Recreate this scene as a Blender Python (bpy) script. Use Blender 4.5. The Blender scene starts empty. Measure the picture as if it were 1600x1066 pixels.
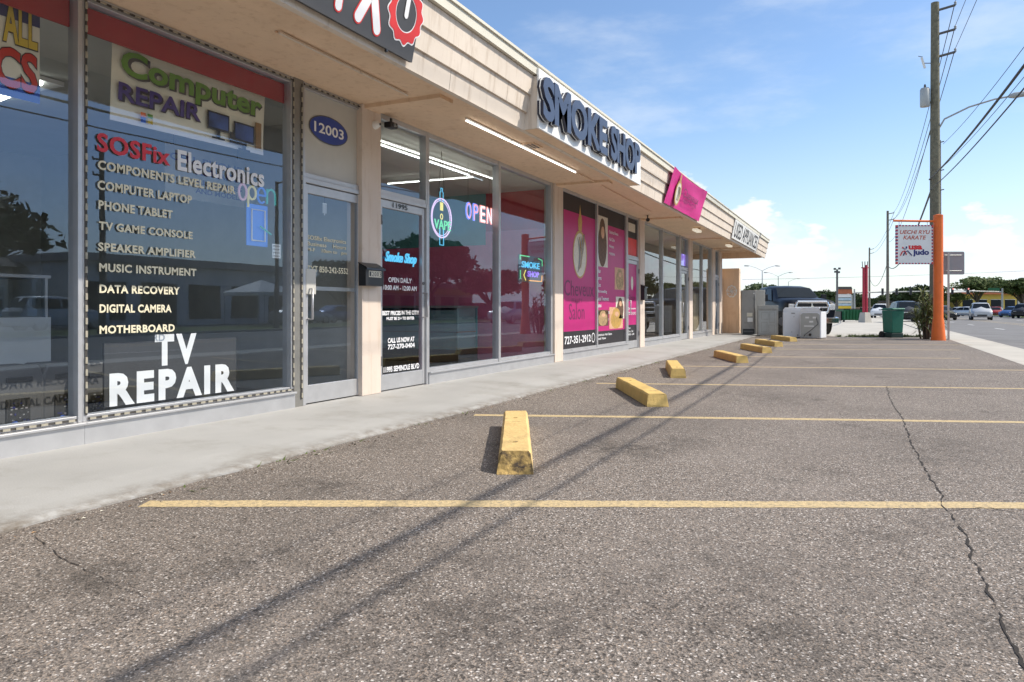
import bpy, bmesh, math, random
from mathutils import Vector, Matrix
random.seed(7)
scn = bpy.context.scene
R = math.radians

# ------------------------------------------------------------------ camera
# x runs along the shop row, y points from the camera to the shop fronts, z up; the lot is z = 0
FPX, HOR = 1150.0, 483.0
TH = math.atan(545.0 / FPX)
CC, SS = math.cos(TH), math.sin(TH)
CAMH = 1.0
cam_d = bpy.data.cameras.new('camera')
cam = bpy.data.objects.new('camera', cam_d)
scn.collection.objects.link(cam)
cam_d.sensor_width = 36.0
cam_d.lens = 36.0 * FPX / 1600.0
cam_d.shift_y = (HOR - 533.0) / 1600.0
cam_d.clip_start, cam_d.clip_end = 0.05, 5000
cam.location = (0, 0, CAMH)
cam.rotation_euler = (R(90), 0, -(math.pi / 2 - TH))
scn.camera = cam

# ------------------------------------------------------------------ light
SUN = Vector((0.45, -0.90, 1.0)).normalized()
SUN_EL = math.asin(SUN.z)
sun_d = bpy.data.lights.new('sun', 'SUN')
sun_d.energy, sun_d.angle, sun_d.color = 3.55, R(0.5), (1.0, 0.92, 0.80)
sun = bpy.data.objects.new('sun', sun_d)
scn.collection.objects.link(sun)
sun.rotation_euler = SUN.to_track_quat('Z', 'Y').to_euler()
sun.location = (0, -20, 30)

world = bpy.data.worlds.new('World')
scn.world = world
world.use_nodes = True
def build_world():
    nt = world.node_tree
    N, L = nt.nodes, nt.links
    N.clear()
    out = N.new('ShaderNodeOutputWorld')
    sky = N.new('ShaderNodeTexSky')
    sky.sky_type = 'NISHITA'
    sky.sun_disc = False
    sky.sun_elevation = SUN_EL
    sky.sun_rotation = math.atan2(SUN.x, SUN.y)
    sky.air_density, sky.dust_density, sky.ozone_density = 1.0, 0.5, 4.0
    bg = N.new('ShaderNodeBackground')
    bg.inputs['Strength'].default_value = 0.138
    L.new(sky.outputs['Color'], bg.inputs['Color'])
    # clouds: noise over the sky direction, thick towards the horizon
    tc = N.new('ShaderNodeTexCoord')
    sep = N.new('ShaderNodeSeparateXYZ')
    L.new(tc.outputs['Generated'], sep.inputs[0])
    def math_(op, a, b=None, c=None, clamp=False):
        n = N.new('ShaderNodeMath'); n.operation = op; n.use_clamp = clamp
        for i, v in enumerate((a, b, c)):
            if v is None: continue
            if isinstance(v, (int, float)): n.inputs[i].default_value = v
            else: L.new(v, n.inputs[i])
        return n.outputs[0]
    def smooth(v, a, b):
        n = N.new('ShaderNodeMapRange'); n.interpolation_type = 'SMOOTHSTEP'
        n.inputs['From Min'].default_value = a; n.inputs['From Max'].default_value = b
        L.new(v, n.inputs['Value']); return n.outputs[0]
    mp = N.new('ShaderNodeMapping'); mp.inputs['Scale'].default_value = (1, 1, 2.2)
    mp.inputs['Location'].default_value = (0.35, 0.10, 0.0)
    L.new(tc.outputs['Generated'], mp.inputs[0])
    n1 = N.new('ShaderNodeTexNoise'); n1.inputs['Scale'].default_value = 5.5
    n1.inputs['Detail'].default_value = 9; n1.inputs['Roughness'].default_value = 0.56
    L.new(mp.outputs[0], n1.inputs['Vector'])
    nn3 = N.new('ShaderNodeTexNoise'); nn3.inputs['Scale'].default_value = 16; nn3.inputs['Detail'].default_value = 8; nn3.inputs['Roughness'].default_value = 0.55
    L.new(mp.outputs[0], nn3.inputs['Vector']); n3_ = nn3.outputs['Fac']
    # cumulus near the horizon
    low = smooth(sep.outputs['Z'], 0.22, 0.03)
    cum = smooth(math_('ADD', n1.outputs['Fac'], math_('MULTIPLY', low, 0.16)), 0.60, 0.72)
    cum = math_('MULTIPLY', cum, low)
    # a few heaped clouds low over the end of the street
    for (dx, dy, dz, rad, w_) in ((.9870, .1302, .0935, .062, .28), (.9935, .0750, .0700, .055, .24), (.9900, .1050, .0300, .07, .18), (.9930, -.1150, .0300, .11, .22), (.9560, -.2700, .1050, .13, .13), (.9650, .2350, .1400, .07, .16)):
        dp = N.new('ShaderNodeVectorMath'); dp.operation = 'DOT_PRODUCT'
        L.new(tc.outputs['Generated'], dp.inputs[0]); v = Vector((dx, dy, dz)).normalized(); dp.inputs[1].default_value = v
        blob = smooth(dp.outputs['Value'], math.cos(rad), math.cos(rad * .25))
        c2 = smooth(math_('ADD', math_('MULTIPLY', blob, w_), n3_), 0.60, 0.74)
        cum = math_('MAXIMUM', cum, math_('MULTIPLY', c2, smooth(blob, 0.0, 0.25)))
    # thin high veil
    mp2 = N.new('ShaderNodeMapping'); mp2.inputs['Scale'].default_value = (1.0, 1.6, 5.0)
    mp2.inputs['Rotation'].default_value = (0.25, 0.15, 0.4)
    L.new(tc.outputs['Generated'], mp2.inputs[0])
    n2 = N.new('ShaderNodeTexNoise'); n2.inputs['Scale'].default_value = 2.2
    n2.inputs['Detail'].default_value = 6; n2.inputs['Roughness'].default_value = 0.6
    L.new(mp2.outputs[0], n2.inputs['Vector'])
    veil = math_('MULTIPLY', smooth(n2.outputs['Fac'], 0.46, 0.76), 0.36)
    hz = math_('MULTIPLY', smooth(sep.outputs['Z'], 0.28, -0.04), 0.50)
    # a bank of bright cloud added out of view to lighten the shaded fronts
    ny = math_('MULTIPLY', sep.outputs['Y'], -1.0)
    fill_bank = math_('MULTIPLY', smooth(n1.outputs['Fac'], 0.30, 0.50), math_('MULTIPLY', smooth(sep.outputs['Z'], 0.34, 0.52), smooth(ny, -0.1, 0.25)))
    fac = math_('MAXIMUM', math_('MAXIMUM', math_('MAXIMUM', cum, veil), hz), fill_bank, clamp=True)
    cl = N.new('ShaderNodeBackground')
    cl.inputs['Color'].default_value = (0.90, 0.95, 1.0, 1)
    L.new(math_('ADD', math_('MULTIPLY', fill_bank, 0.2), 0.82), cl.inputs['Strength'])
    mx = N.new('ShaderNodeMixShader')
    L.new(fac, mx.inputs[0]); L.new(bg.outputs[0], mx.inputs[1]); L.new(cl.outputs[0], mx.inputs[2])
    L.new(mx.outputs[0], out.inputs['Surface'])
build_world()
scn.view_settings.view_transform = 'Standard'
scn.view_settings.look = 'None'
scn.view_settings.exposure = 0.45
scn.view_settings.gamma = 1.0
scn.cycles.use_denoising = True
scn.cycles.max_bounces = 8
scn.cycles.transparent_max_bounces = 16
scn.cycles.glossy_bounces = 3
scn.cycles.sample_clamp_indirect = 6

# ------------------------------------------------------------------ measuring helpers (photo pixel -> place in the world)
def ray(px, py):
    u = (px - 800.0) / FPX; v = (HOR - py) / FPX
    return CC + u * SS, SS - u * CC, v
def on_y(px, py, y=5.0):
    a, b, v = ray(px, py); t = y / b
    return a * t, CAMH + v * t
def wx(px, y=5.0): return on_y(px, HOR, y)[0]
def wz(px, py, y=5.0): return on_y(px, py, y)[1]
def gnd(px, py, z=0.0):
    a, b, v = ray(px, py); t = (z - CAMH) / v
    return Vector((a * t, b * t, z))
def at(px, t, z=0.0):
    a, b, v = ray(px, HOR)
    return Vector((a * t, b * t, z))
def cf(X, Z, z=0.0):       # metres right of / ahead of the camera -> world
    return Vector((Z * CC + X * SS, Z * SS - X * CC, z))

# ------------------------------------------------------------------ materials
def mat(name, rgb, rough=0.6, metal=0.0, var=0.10, scale=3.0, bump=0.0, bscale=60.0, emit=None, estr=0.0, spec=0.5, dirt=None, dscale=1.2, dlo=.55, dhi=.75, streak=None, edge=None):
    m = bpy.data.materials.new(name); m.use_nodes = True
    nt = m.node_tree; N, L = nt.nodes, nt.links
    b = N['Principled BSDF']
    b.inputs['Roughness'].default_value = rough
    b.inputs['Metallic'].default_value = metal
    b.inputs['Specular IOR Level'].default_value = spec
    tc = N.new('ShaderNodeTexCoord')
    n = N.new('ShaderNodeTexNoise'); n.inputs['Scale'].default_value = scale
    n.inputs['Detail'].default_value = 6; n.inputs['Roughness'].default_value = 0.6
    L.new(tc.outputs['Object'], n.inputs['Vector'])
    mx = N.new('ShaderNodeMix'); mx.data_type = 'RGBA'
    lo = [max(0, c * (1 - var)) for c in rgb]; hi = [min(1, c * (1 + var)) for c in rgb]
    mx.inputs[6].default_value = (*lo, 1); mx.inputs[7].default_value = (*hi, 1)
    cr = N.new('ShaderNodeMapRange'); cr.inputs['From Min'].default_value = .3; cr.inputs['From Max'].default_value = .7
    L.new(n.outputs['Fac'], cr.inputs['Value']); L.new(cr.outputs[0], mx.inputs[0])
    col = mx.outputs[2]
    if dirt:
        n3 = N.new('ShaderNodeTexNoise'); n3.inputs['Scale'].default_value = dscale
        n3.inputs['Detail'].default_value = 8; n3.inputs['Roughness'].default_value = 0.7
        L.new(tc.outputs['Object'], n3.inputs['Vector'])
        r3 = N.new('ShaderNodeMapRange'); r3.inputs['From Min'].default_value = dlo; r3.inputs['From Max'].default_value = dhi
        L.new(n3.outputs['Fac'], r3.inputs['Value'])
        m3 = N.new('ShaderNodeMix'); m3.data_type = 'RGBA'
        L.new(r3.outputs[0], m3.inputs[0]); L.new(col, m3.inputs[6]); m3.inputs[7].default_value = (*dirt, 1)
        col = m3.outputs[2]
    if streak:      # rain streaks, drawn out down the wall
        mp = N.new('ShaderNodeMapping'); mp.inputs['Scale'].default_value = (5.0, 5.0, .55); L.new(tc.outputs['Object'], mp.inputs[0])
        n4 = N.new('ShaderNodeTexNoise'); n4.inputs['Scale'].default_value = 2.2; n4.inputs['Detail'].default_value = 7; n4.inputs['Roughness'].default_value = .65; L.new(mp.outputs[0], n4.inputs['Vector'])
        r4 = N.new('ShaderNodeMapRange'); r4.inputs['From Min'].default_value = .52; r4.inputs['From Max'].default_value = .82; L.new(n4.outputs['Fac'], r4.inputs['Value'])
        m4 = N.new('ShaderNodeMix'); m4.data_type = 'RGBA'; L.new(r4.outputs[0], m4.inputs[0]); L.new(col, m4.inputs[6]); m4.inputs[7].default_value = (*streak, 1); col = m4.outputs[2]
    if edge:        # grime gathered along the outer edge of the walk
        ge = N.new('ShaderNodeNewGeometry'); sp = N.new('ShaderNodeSeparateXYZ'); L.new(ge.outputs['Position'], sp.inputs[0])
        r5 = N.new('ShaderNodeMapRange'); r5.inputs['From Min'].default_value = edge[0] + .22; r5.inputs['From Max'].default_value = edge[0]; L.new(sp.outputs['Y'], r5.inputs['Value'])
        n5 = N.new('ShaderNodeTexNoise'); n5.inputs['Scale'].default_value = 9; n5.inputs['Detail'].default_value = 8; n5.inputs['Roughness'].default_value = .7; L.new(tc.outputs['Object'], n5.inputs['Vector'])
        r6 = N.new('ShaderNodeMapRange'); r6.inputs['From Min'].default_value = .36; r6.inputs['From Max'].default_value = .66; L.new(n5.outputs['Fac'], r6.inputs['Value'])
        p5 = N.new('ShaderNodeMath'); p5.operation = 'MULTIPLY'; L.new(r5.outputs[0], p5.inputs[0]); L.new(r6.outputs[0], p5.inputs[1])
        m5 = N.new('ShaderNodeMix'); m5.data_type = 'RGBA'; L.new(p5.outputs[0], m5.inputs[0]); L.new(col, m5.inputs[6]); m5.inputs[7].default_value = (*edge[1], 1); col = m5.outputs[2]
    L.new(col, b.inputs['Base Color'])
    if bump:
        n2 = N.new('ShaderNodeTexNoise'); n2.inputs['Scale'].default_value = bscale; n2.inputs['Detail'].default_value = 5
        L.new(tc.outputs['Object'], n2.inputs['Vector'])
        bp = N.new('ShaderNodeBump'); bp.inputs['Strength'].default_value = bump; bp.inputs['Distance'].default_value = 0.01
        L.new(n2.outputs['Fac'], bp.inputs['Height']); L.new(bp.outputs[0], b.inputs['Normal'])
    if emit:
        b.inputs['Emission Color'].default_value = (*emit, 1); b.inputs['Emission Strength'].default_value = estr
    return m

def glass_mat(name, tint, ior=2.1, refl=(.93, .95, 1.0), wob=0.0):
    m = bpy.data.materials.new(name); m.use_nodes = True
    nt = m.node_tree; N, L = nt.nodes, nt.links
    N.clear()
    out = N.new('ShaderNodeOutputMaterial')
    tr = N.new('ShaderNodeBsdfTransparent'); tr.inputs[0].default_value = (*tint, 1)
    gl = N.new('ShaderNodeBsdfGlossy'); gl.inputs['Roughness'].default_value = 0.0; gl.inputs[0].default_value = (*refl, 1)
    # Schlick reflectance, the same from both sides of the sheet
    ge = N.new('ShaderNodeNewGeometry'); dt = N.new('ShaderNodeVectorMath'); dt.operation = 'DOT_PRODUCT'
    L.new(ge.outputs['Incoming'], dt.inputs[0]); L.new(ge.outputs['Normal'], dt.inputs[1])
    ab = N.new('ShaderNodeMath'); ab.operation = 'ABSOLUTE'; L.new(dt.outputs['Value'], ab.inputs[0])
    om = N.new('ShaderNodeMath'); om.operation = 'SUBTRACT'; om.inputs[0].default_value = 1.0; L.new(ab.outputs[0], om.inputs[1])
    pw = N.new('ShaderNodeMath'); pw.operation = 'POWER'; pw.inputs[1].default_value = 5.0; L.new(om.outputs[0], pw.inputs[0])
    f0 = ((ior - 1) / (ior + 1)) ** 2
    fr = N.new('ShaderNodeMath'); fr.operation = 'MULTIPLY_ADD'; fr.inputs[1].default_value = 1 - f0; fr.inputs[2].default_value = f0; L.new(pw.outputs[0], fr.inputs[0])
    mx = N.new('ShaderNodeMixShader')
    L.new(fr.outputs[0], mx.inputs[0]); L.new(tr.outputs[0], mx.inputs[1]); L.new(gl.outputs[0], mx.inputs[2])
    if wob:
        tc = N.new('ShaderNodeTexCoord'); n = N.new('ShaderNodeTexNoise'); n.inputs['Scale'].default_value = 1.3
        L.new(tc.outputs['Object'], n.inputs['Vector'])
        bp = N.new('ShaderNodeBump'); bp.inputs['Strength'].default_value = wob; bp.inputs['Distance'].default_value = 0.01
        L.new(n.outputs['Fac'], bp.inputs['Height']); L.new(bp.outputs[0], gl.inputs['Normal'])
    L.new(mx.outputs[0], out.inputs['Surface'])
    return m

SPOTS = [(492, 760, .28, .85), (965, 702, .55, .8), (1060, 690, .35, .5), (1370, 834, .16, .6), (150, 905, .55, .6), (640, 985, .50, .55), (860, 960, .45, .5), (560, 905, .5, .35), (1120, 905, .6, .45), (1250, 1000, .5, .45), (330, 1030, .3, .55), (1190, 622, .9, .4), (1260, 566, 1.2, .45), (760, 870, .4, .4), (1480, 700, .8, .3), (400, 880, .3, .5)]
def asphalt_mat(name, base, stone, bright, stain=True):
    m = bpy.data.materials.new(name); m.use_nodes = True
    nt = m.node_tree; N, L = nt.nodes, nt.links
    b = N['Principled BSDF']; b.inputs['Roughness'].default_value = 0.88; b.inputs['Specular IOR Level'].default_value = 0.25
    tc = N.new('ShaderNodeTexCoord'); P = tc.outputs['Object']
    def noise(scale, detail=4, rough=.6):
        n = N.new('ShaderNodeTexNoise'); n.inputs['Scale'].default_value = scale
        n.inputs['Detail'].default_value = detail; n.inputs['Roughness'].default_value = rough
        L.new(P, n.inputs['Vector']); return n.outputs['Fac']
    def rng(v, a, b_, lo=0., hi=1.):
        r = N.new('ShaderNodeMapRange'); r.inputs['From Min'].default_value = a; r.inputs['From Max'].default_value = b_
        r.inputs['To Min'].default_value = lo; r.inputs['To Max'].default_value = hi
        L.new(v, r.inputs['Value']); return r.outputs[0]
    def mix(f, a, b_):
        x = N.new('ShaderNodeMix'); x.data_type = 'RGBA'
        if isinstance(f, float): x.inputs[0].default_value = f
        else: L.new(f, x.inputs[0])
        for i, v in ((6, a), (7, b_)):
            if isinstance(v, tuple): x.inputs[i].default_value = (*v, 1)
            else: L.new(v, x.inputs[i])
        return x.outputs[2]
    def mul(a, b_):
        n = N.new('ShaderNodeMath'); n.operation = 'MULTIPLY'
        for i, v in ((0, a), (1, b_)):
            if isinstance(v, float): n.inputs[i].default_value = v
            else: L.new(v, n.inputs[i])
        return n.outputs[0]
    # stones of two sizes, each with its own tone
    dist = N.new('ShaderNodeMix'); dist.data_type = 'RGBA'; dist.inputs[0].default_value = 0.012
    nw = N.new('ShaderNodeTexNoise'); nw.inputs['Scale'].default_value = 60
    L.new(P, nw.inputs['Vector']); L.new(P, dist.inputs[6]); L.new(nw.outputs['Color'], dist.inputs[7])
    def stones(scale):
        v = N.new('ShaderNodeTexVoronoi'); v.inputs['Scale'].default_value = scale
        L.new(dist.outputs[2], v.inputs['Vector'])
        s = N.new('ShaderNodeSeparateColor'); L.new(v.outputs['Color'], s.inputs[0])
        return v.outputs['Distance'], s.outputs[0], s.outputs[1]
    d1, r1, g1 = stones(230.0)
    d2, r2, g2 = stones(105.0)
    d3, r3, g3 = stones(62.0)
    col = mix(rng(r1, 0, 1), tuple(c * .42 for c in base), tuple(c * 1.55 for c in base))
    warm = mix(rng(g1, .3, 1.0), stone, (stone[0] * .95, stone[1] * .78, stone[2] * .62))
    col = mix(mul(rng(r1, .72, .80), .75), col, warm)
    col = mix(mul(mul(rng(r2, .84, .87), rng(d2, .46, .34)), .95), col, bright)
    col = mix(mul(mul(rng(r3, .925, .935), rng(d3, .34, .22)), .9), col, bright)
    col = mix(mul(rng(r2, .16, .10), .75), col, tuple(c * .22 for c in base))
    # large drift and oil stains
    big = noise(.45, 5, .62)
    dark = rng(big, .46, .68)
    col = mix(mul(dark, .36), col, tuple(c * .42 for c in base))
    pale = noise(.8, 5, .6)
    col = mix(mul(rng(pale, .50, .70), .22), col, tuple(min(1, c * 1.5) for c in base))
    if stain:
        oil = noise(1.5, 7, .68)
        col = mix(mul(rng(oil, .60, .70), .5), col, tuple(c * .30 for c in base))
    # oil drips and tyre-darkened spots that lie where cars have stood
    geo = N.new('ShaderNodeNewGeometry'); nb = noise(5.0, 8, .72)
    for (px, py, rad, amt) in SPOTS:
        c = gnd(px, py); dv = N.new('ShaderNodeVectorMath'); dv.operation = 'DISTANCE'; dv.inputs[1].default_value = c; L.new(geo.outputs['Position'], dv.inputs[0])
        f = mul(rng(dv.outputs['Value'], rad, rad * .15), rng(nb, .40, .60)); col = mix(mul(f, amt), col, tuple(c_ * .22 for c_ in base))
    L.new(col, b.inputs['Base Color'])
    bp = N.new('ShaderNodeBump'); bp.inputs['Strength'].default_value = 0.7; bp.inputs['Distance'].default_value = 0.004
    L.new(d2, bp.inputs['Height']); L.new(bp.outputs[0], b.inputs['Normal'])
    return m

M = {}
def defmats():
    M['asphalt'] = asphalt_mat('asphalt', (.197, .171, .152), (.36, .31, .27), (.66, .61, .57))
    M['road'] = mat('road asphalt', (.17, .165, .165), .9, var=.2, scale=.6, bump=.4, bscale=120)
    M['yellow_line'] = mat('worn yellow paint', (.55, .42, .23), .85, var=.22, scale=45, dirt=(.19, .16, .13), dscale=38, dlo=.50, dhi=.68, bump=.4, bscale=110)
    M['white_line'] = mat('white road paint', (.62, .62, .60), .8, dirt=(.2, .2, .2), dscale=8)
    M['crack'] = mat('crack', (.03, .025, .022), 1)
    M['walk'] = mat('painted concrete walk', (.395, .39, .38), .7, var=.10, scale=.9, bump=.15, bscale=90, dirt=(.27, .255, .23), dscale=1.3, dlo=.52, dhi=.8, edge=(3.46, (.16, .13, .10)))
    M['concrete'] = mat('concrete', (.46, .43, .38), .85, var=.12, scale=.8, bump=.2, bscale=80, dirt=(.34, .31, .27), dscale=.6)
    M['ground'] = mat('far ground', (.24, .23, .17), .95, var=.25, scale=.15, dirt=(.12, .14, .06), dscale=.05, dlo=.45, dhi=.6)
    M['grass'] = mat('grass', (.09, .12, .03), .95, var=.45, scale=2.5, bump=.6, bscale=40, dirt=(.17, .14, .07), dscale=1.0)
    M['peach'] = mat('peach stucco', (.78, .575, .40), .85, var=.05, scale=2.0, bump=.25, bscale=140, dirt=(.62, .41, .26), dscale=1.6, dlo=.58, dhi=.85, streak=(.58, .38, .23))
    M['pillar'] = mat('pillar paint', (.65, .55, .47), .8, var=.05, scale=2.0, bump=.2, bscale=140, dirt=(.48, .36, .28), dscale=2.5, dlo=.6, dhi=.85, streak=(.50, .37, .27))
    M['siding'] = mat('fascia siding', (.67, .585, .50), .75, var=.05, scale=1.5, bump=.12, bscale=80, dirt=(.46, .37, .29), dscale=2.2, dlo=.60, dhi=.85, streak=(.40, .31, .23))
    M['trim'] = mat('roof trim', (.62, .59, .50), .6, var=.05, scale=2)
    M['alu'] = mat('aluminium frame', (.50, .50, .51), .42, .55, var=.08, scale=5)
    M['alu_dark'] = mat('weathered aluminium', (.26, .25, .23), .5, .5, var=.12, scale=5)
    M['valance'] = mat('dark red valance', (.36, .010, .018), .6)
    M['white'] = mat('white enamel', (.78, .78, .77), .4, var=.03)
    M['white_matte'] = mat('white paint', (.78, .78, .76), .8, var=.04)
    M['vinyl_white'] = mat('white vinyl', (.80, .80, .82), .6, var=.02)
    M['vinyl_cream'] = mat('cream vinyl', (.72, .66, .48), .6, var=.03)
    M['vinyl_red'] = mat('red vinyl', (.62, .03, .05), .5, var=.03)
    M['black'] = mat('black plastic', (.018, .018, .02), .35, var=.1)
    M['black_matte'] = mat('black board', (.03, .03, .032), .7, var=.15, scale=6)
    M['gray'] = mat('grey metal', (.33, .33, .33), .5, .3, var=.08)
    M['gray_light'] = mat('light grey panel', (.52, .51, .47), .7, var=.05)
    M['gray_dark'] = mat('dark grey', (.10, .10, .105), .5, var=.1)
    M['blue'] = mat('oval blue', (.03, .06, .30), .5, var=.08)
    M['yellow_stop'] = mat('yellow concrete paint', (.66, .45, .15), .75, var=.14, scale=5, bump=.5, bscale=45, dirt=(.27, .19, .10), dscale=4.2, dlo=.60, dhi=.72)
    M['pale_stop'] = mat('faded yellow concrete paint', (.66, .46, .19), .8, var=.14, scale=6, bump=.6, bscale=40, dirt=(.30, .21, .11), dscale=7, dlo=.60, dhi=.70)
    M['chipped'] = mat('chipped concrete', (.42, .28, .10), .95, var=.5, scale=16, bump=1., bscale=30, dirt=(.07, .05, .035), dscale=11, dlo=.47, dhi=.60)
    M['magenta'] = mat('magenta vinyl', (.47, .012, .165), .4, var=.05, spec=.35)
    M['magenta_cloth'] = mat('magenta banner cloth', (.62, .02, .24), .6, var=.08, scale=2)
    M['strip_tape'] = mat('strip tape', (.055, .05, .045), .7)
    M['magenta_dark'] = mat('dark magenta lettering', (.16, .015, .08), .5)
    M['vinyl_black'] = mat('black vinyl', (.025, .022, .025), .5, spec=.3)
    M['navy'] = mat('navy letter face', (.042, .062, .118), .45, var=.05)
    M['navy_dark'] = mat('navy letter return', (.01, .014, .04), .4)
    M['orange'] = mat('orange paint', (.78, .155, .02), .5, var=.08, dirt=(.45, .09, .02), dscale=2)
    M['wood'] = mat('pole timber', (.165, .152, .108), .9, var=.3, scale=9, bump=.5, bscale=40)
    M['wood_far'] = mat('grey pole timber', (.17, .155, .13), .9, var=.25, scale=5)
    M['cable'] = mat('cable', (.02, .02, .022), .6)
    M['galv'] = mat('galvanised steel', (.42, .43, .42), .5, .3, var=.08)
    M['signback'] = mat('sign back aluminium', (.30, .28, .29), .6, .1, var=.06)
    M['green_bin'] = mat('dark green plastic', (.014, .15, .10), .45, var=.1, dirt=(.06, .12, .09), dscale=3)
    M['green_bin_dark'] = mat('bin base plastic', (.01, .035, .03), .5)
    M['dumpster'] = mat('dumpster green', (.01, .12, .045), .5, var=.12)
    M['truck'] = mat('dark blue car paint', (.010, .012, .018), .32, 0, var=.05, spec=.2)
    M['chrome'] = mat('chrome', (.75, .75, .76), .12, 1.0, var=.02)
    M['tyre'] = mat('tyre rubber', (.02, .02, .02), .8)
    M['rim'] = mat('wheel rim', (.45, .45, .46), .3, .8)
    M['autoglass'] = mat('car window', (.012, .018, .026),   .10, var=.05, spec=.10)
    M['lamp_glass'] = mat('headlamp', (.7, .7, .7), .1, spec=.8)
    M['red_lamp'] = mat('tail lamp', (.45, .01, .01), .2)
    M['silver'] = mat('silver car paint', (.52, .53, .55), .25, .4, var=.03)
    M['carwhite'] = mat('white car paint', (.72, .73, .75), .2, var=.02, spec=.6)
    M['carblue'] = mat('blue car paint', (.05, .12, .30), .2, .3)
    M['carred'] = mat('red car paint', (.32, .02, .02), .25, .2)
    M['cardark'] = mat('black car paint', (.02, .02, .022), .2, .3, spec=.6)
    M['fridge_gray'] = mat('fridge back steel', (.31, .30, .285), .55, .25, var=.08, dirt=(.2, .19, .18), dscale=4)
    M['stove_back'] = mat('cooker back galvanised', (.37, .36, .335), .55, .25, var=.08, dirt=(.24, .23, .21), dscale=5)
    M['applwhite'] = mat('appliance enamel', (.74, .75, .78), .35, var=.02)
    M['leaf'] = mat('leaves', (.095, .125, .036), .7, var=.55, scale=1.6, spec=.25)
    M['leaf_dark'] = mat('dark leaves', (.052, .078, .026), .7, var=.5, scale=1.2, spec=.25)
    M['leaf_olive'] = mat('olive leaves', (.20, .22, .085), .7, var=.5, scale=1.6, spec=.25)
    M['bark'] = mat('bark', (.10, .075, .05), .95, var=.3, scale=8)
    M['karate_red'] = mat('board lettering red', (.50, .09, .05), .6)
    M['yellow_wall'] = mat('yellow shop wall', (.50, .36, .07), .8, var=.05)
    M['roof_dark'] = mat('dark roof', (.09, .08, .075), .85)
    M['terracotta'] = mat('terracotta', (.42, .13, .06), .8, var=.15)
    M['pylon_blue'] = mat('pale blue panel', (.42, .55, .62), .5)
    M['tan'] = mat('tan stucco', (.52, .42, .30), .85)
    M['sign_blue'] = mat('blue sign', (.06, .28, .50), .5)
    M['redpole'] = mat('red painted post', (.40, .025, .05), .6, var=.2, scale=6)
    M['glass'] = glass_mat('shop window glass', (.96, .98, .98), 2.05, (.62, .78, 1.0), wob=.05)
    M['glass_clear'] = glass_mat('clear shop glass', (.95, .97, .96), 2.0, (.66, .82, 1.0), wob=.05)
    M['glass_sky'] = glass_mat('untinted shop glass', (.92, .95, .93), 2.2, (.95, .97, 1.0), wob=.05)
    M['glass_print'] = glass_mat('glass over printed film', (.96, .97, .97), 1.55, (.9, .93, 1.0), wob=.05)
    M['wall_gray'] = mat('interior grey wall', (.42, .42, .40), .9)
    M['ceiling'] = mat('interior ceiling tile', (.62, .62, .57), .9, var=.04)
    M['floor_in'] = mat('interior floor', (.10, .092, .085), .5, var=.15)
    M['teal'] = mat('teal interior wall', (.12, .36, .36), .8)
    M['pink'] = mat('pink interior wall', (.74, .20, .34), .8)
    M['red_wall'] = mat('interior red band', (.50, .04, .055), .8)
    M['tube'] = mat('lit tube', (.9, .9, .9), .5, emit=(1.0, .98, .92), estr=2.4)
    M['room_tube'] = mat('lit ceiling tube', (.9, .9, .9), .5, emit=(.95, 1.0, .93), estr=5.0)
    M['tube_dim'] = mat('opal diffuser', (.78, .74, .64), .5, emit=(1.0, .92, .75), estr=.35)
    M['banner'] = mat('banner cloth', (.86, .82, .68), .8, var=.05, scale=3)
    M['banner_green'] = mat('banner green', (.13, .30, .025), .6)
    M['banner_purple'] = mat('banner purple', (.08, .05, .22), .6)
    M['banner_shadow'] = mat('banner outline', (.05, .04, .05), .7)
    M['banner_yellow'] = mat('banner yellow', (.70, .50, .04), .6)
    M['banner_red'] = mat('banner red', (.60, .045, .03), .6)
    M['banner_navy'] = mat('banner navy', (.025, .03, .16), .6)
    M['banner_blue'] = mat('banner blue', (.05, .13, .55), .6)
    M['screen'] = mat('printed screen', (.05, .09, .26), .4, var=.6, scale=6)
    M['sign_gray'] = mat('charcoal sign panel', (.055, .055, .06), .55, var=.08)
    M['sign_red'] = mat('sign red', (.68, .03, .03), .5)
    M['gold'] = mat('gold ink', (.50, .30, .07), .45, var=.25, scale=30)
    M['ivory'] = mat('ivory ink', (.66, .62, .52), .6, var=.12, scale=25)
    M['hair'] = mat('blonde print', (.40, .27, .13), .6, var=.5, scale=18)
    M['hair_dark'] = mat('brown print', (.12, .06, .03), .6, var=.5, scale=18)
    M['skin_print'] = mat('skin print', (.62, .36, .22), .6, var=.2, scale=20)
    M['wood_in'] = mat('shelf wood', (.32, .19, .09), .6, var=.2, scale=6)
    M['cart'] = mat('cardboard', (.40, .27, .15), .85)
    M['counter_teal'] = mat('pale teal counter front', (.26, .42, .42), .6)
    M['strip_unit'] = mat('led module', (.36, .33, .26), .6, var=.2, scale=20)
    M['blind'] = mat('window blind', (.60, .58, .50), .8, var=.08, scale=9)
    for k, c, e in (('cyan', (.12, .55, .85), .9), ('pinkneon', (.80, .60, .90), .9), ('yellowneon', (.95, .85, .2), .9), ('greenneon', (.15, .75, .35), .8),
                    ('blueneon', (.16, .24, 1.0), 1.1), ('redneon', (1.0, .36, .30), .9), ('orangeneon', (1.0, .45, .08), .9), ('violetneon', (.35, .2, .9), .8),
                    ('whiteneon', (.9, .92, 1.0), 1.2)):
        M[k] = mat(k + ' tube', c, .4, emit=c, estr=e * .72)
    for k, c in (('dimpink', (.45, .28, .34)), ('dimyellow', (.50, .46, .20)), ('dimblue', (.05, .16, .55)), ('dimgreen', (.05, .30, .26))):
        M[k] = mat('dim ' + k[3:] + ' tube', c, .35, emit=c, estr=.28)
defmats()

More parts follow.
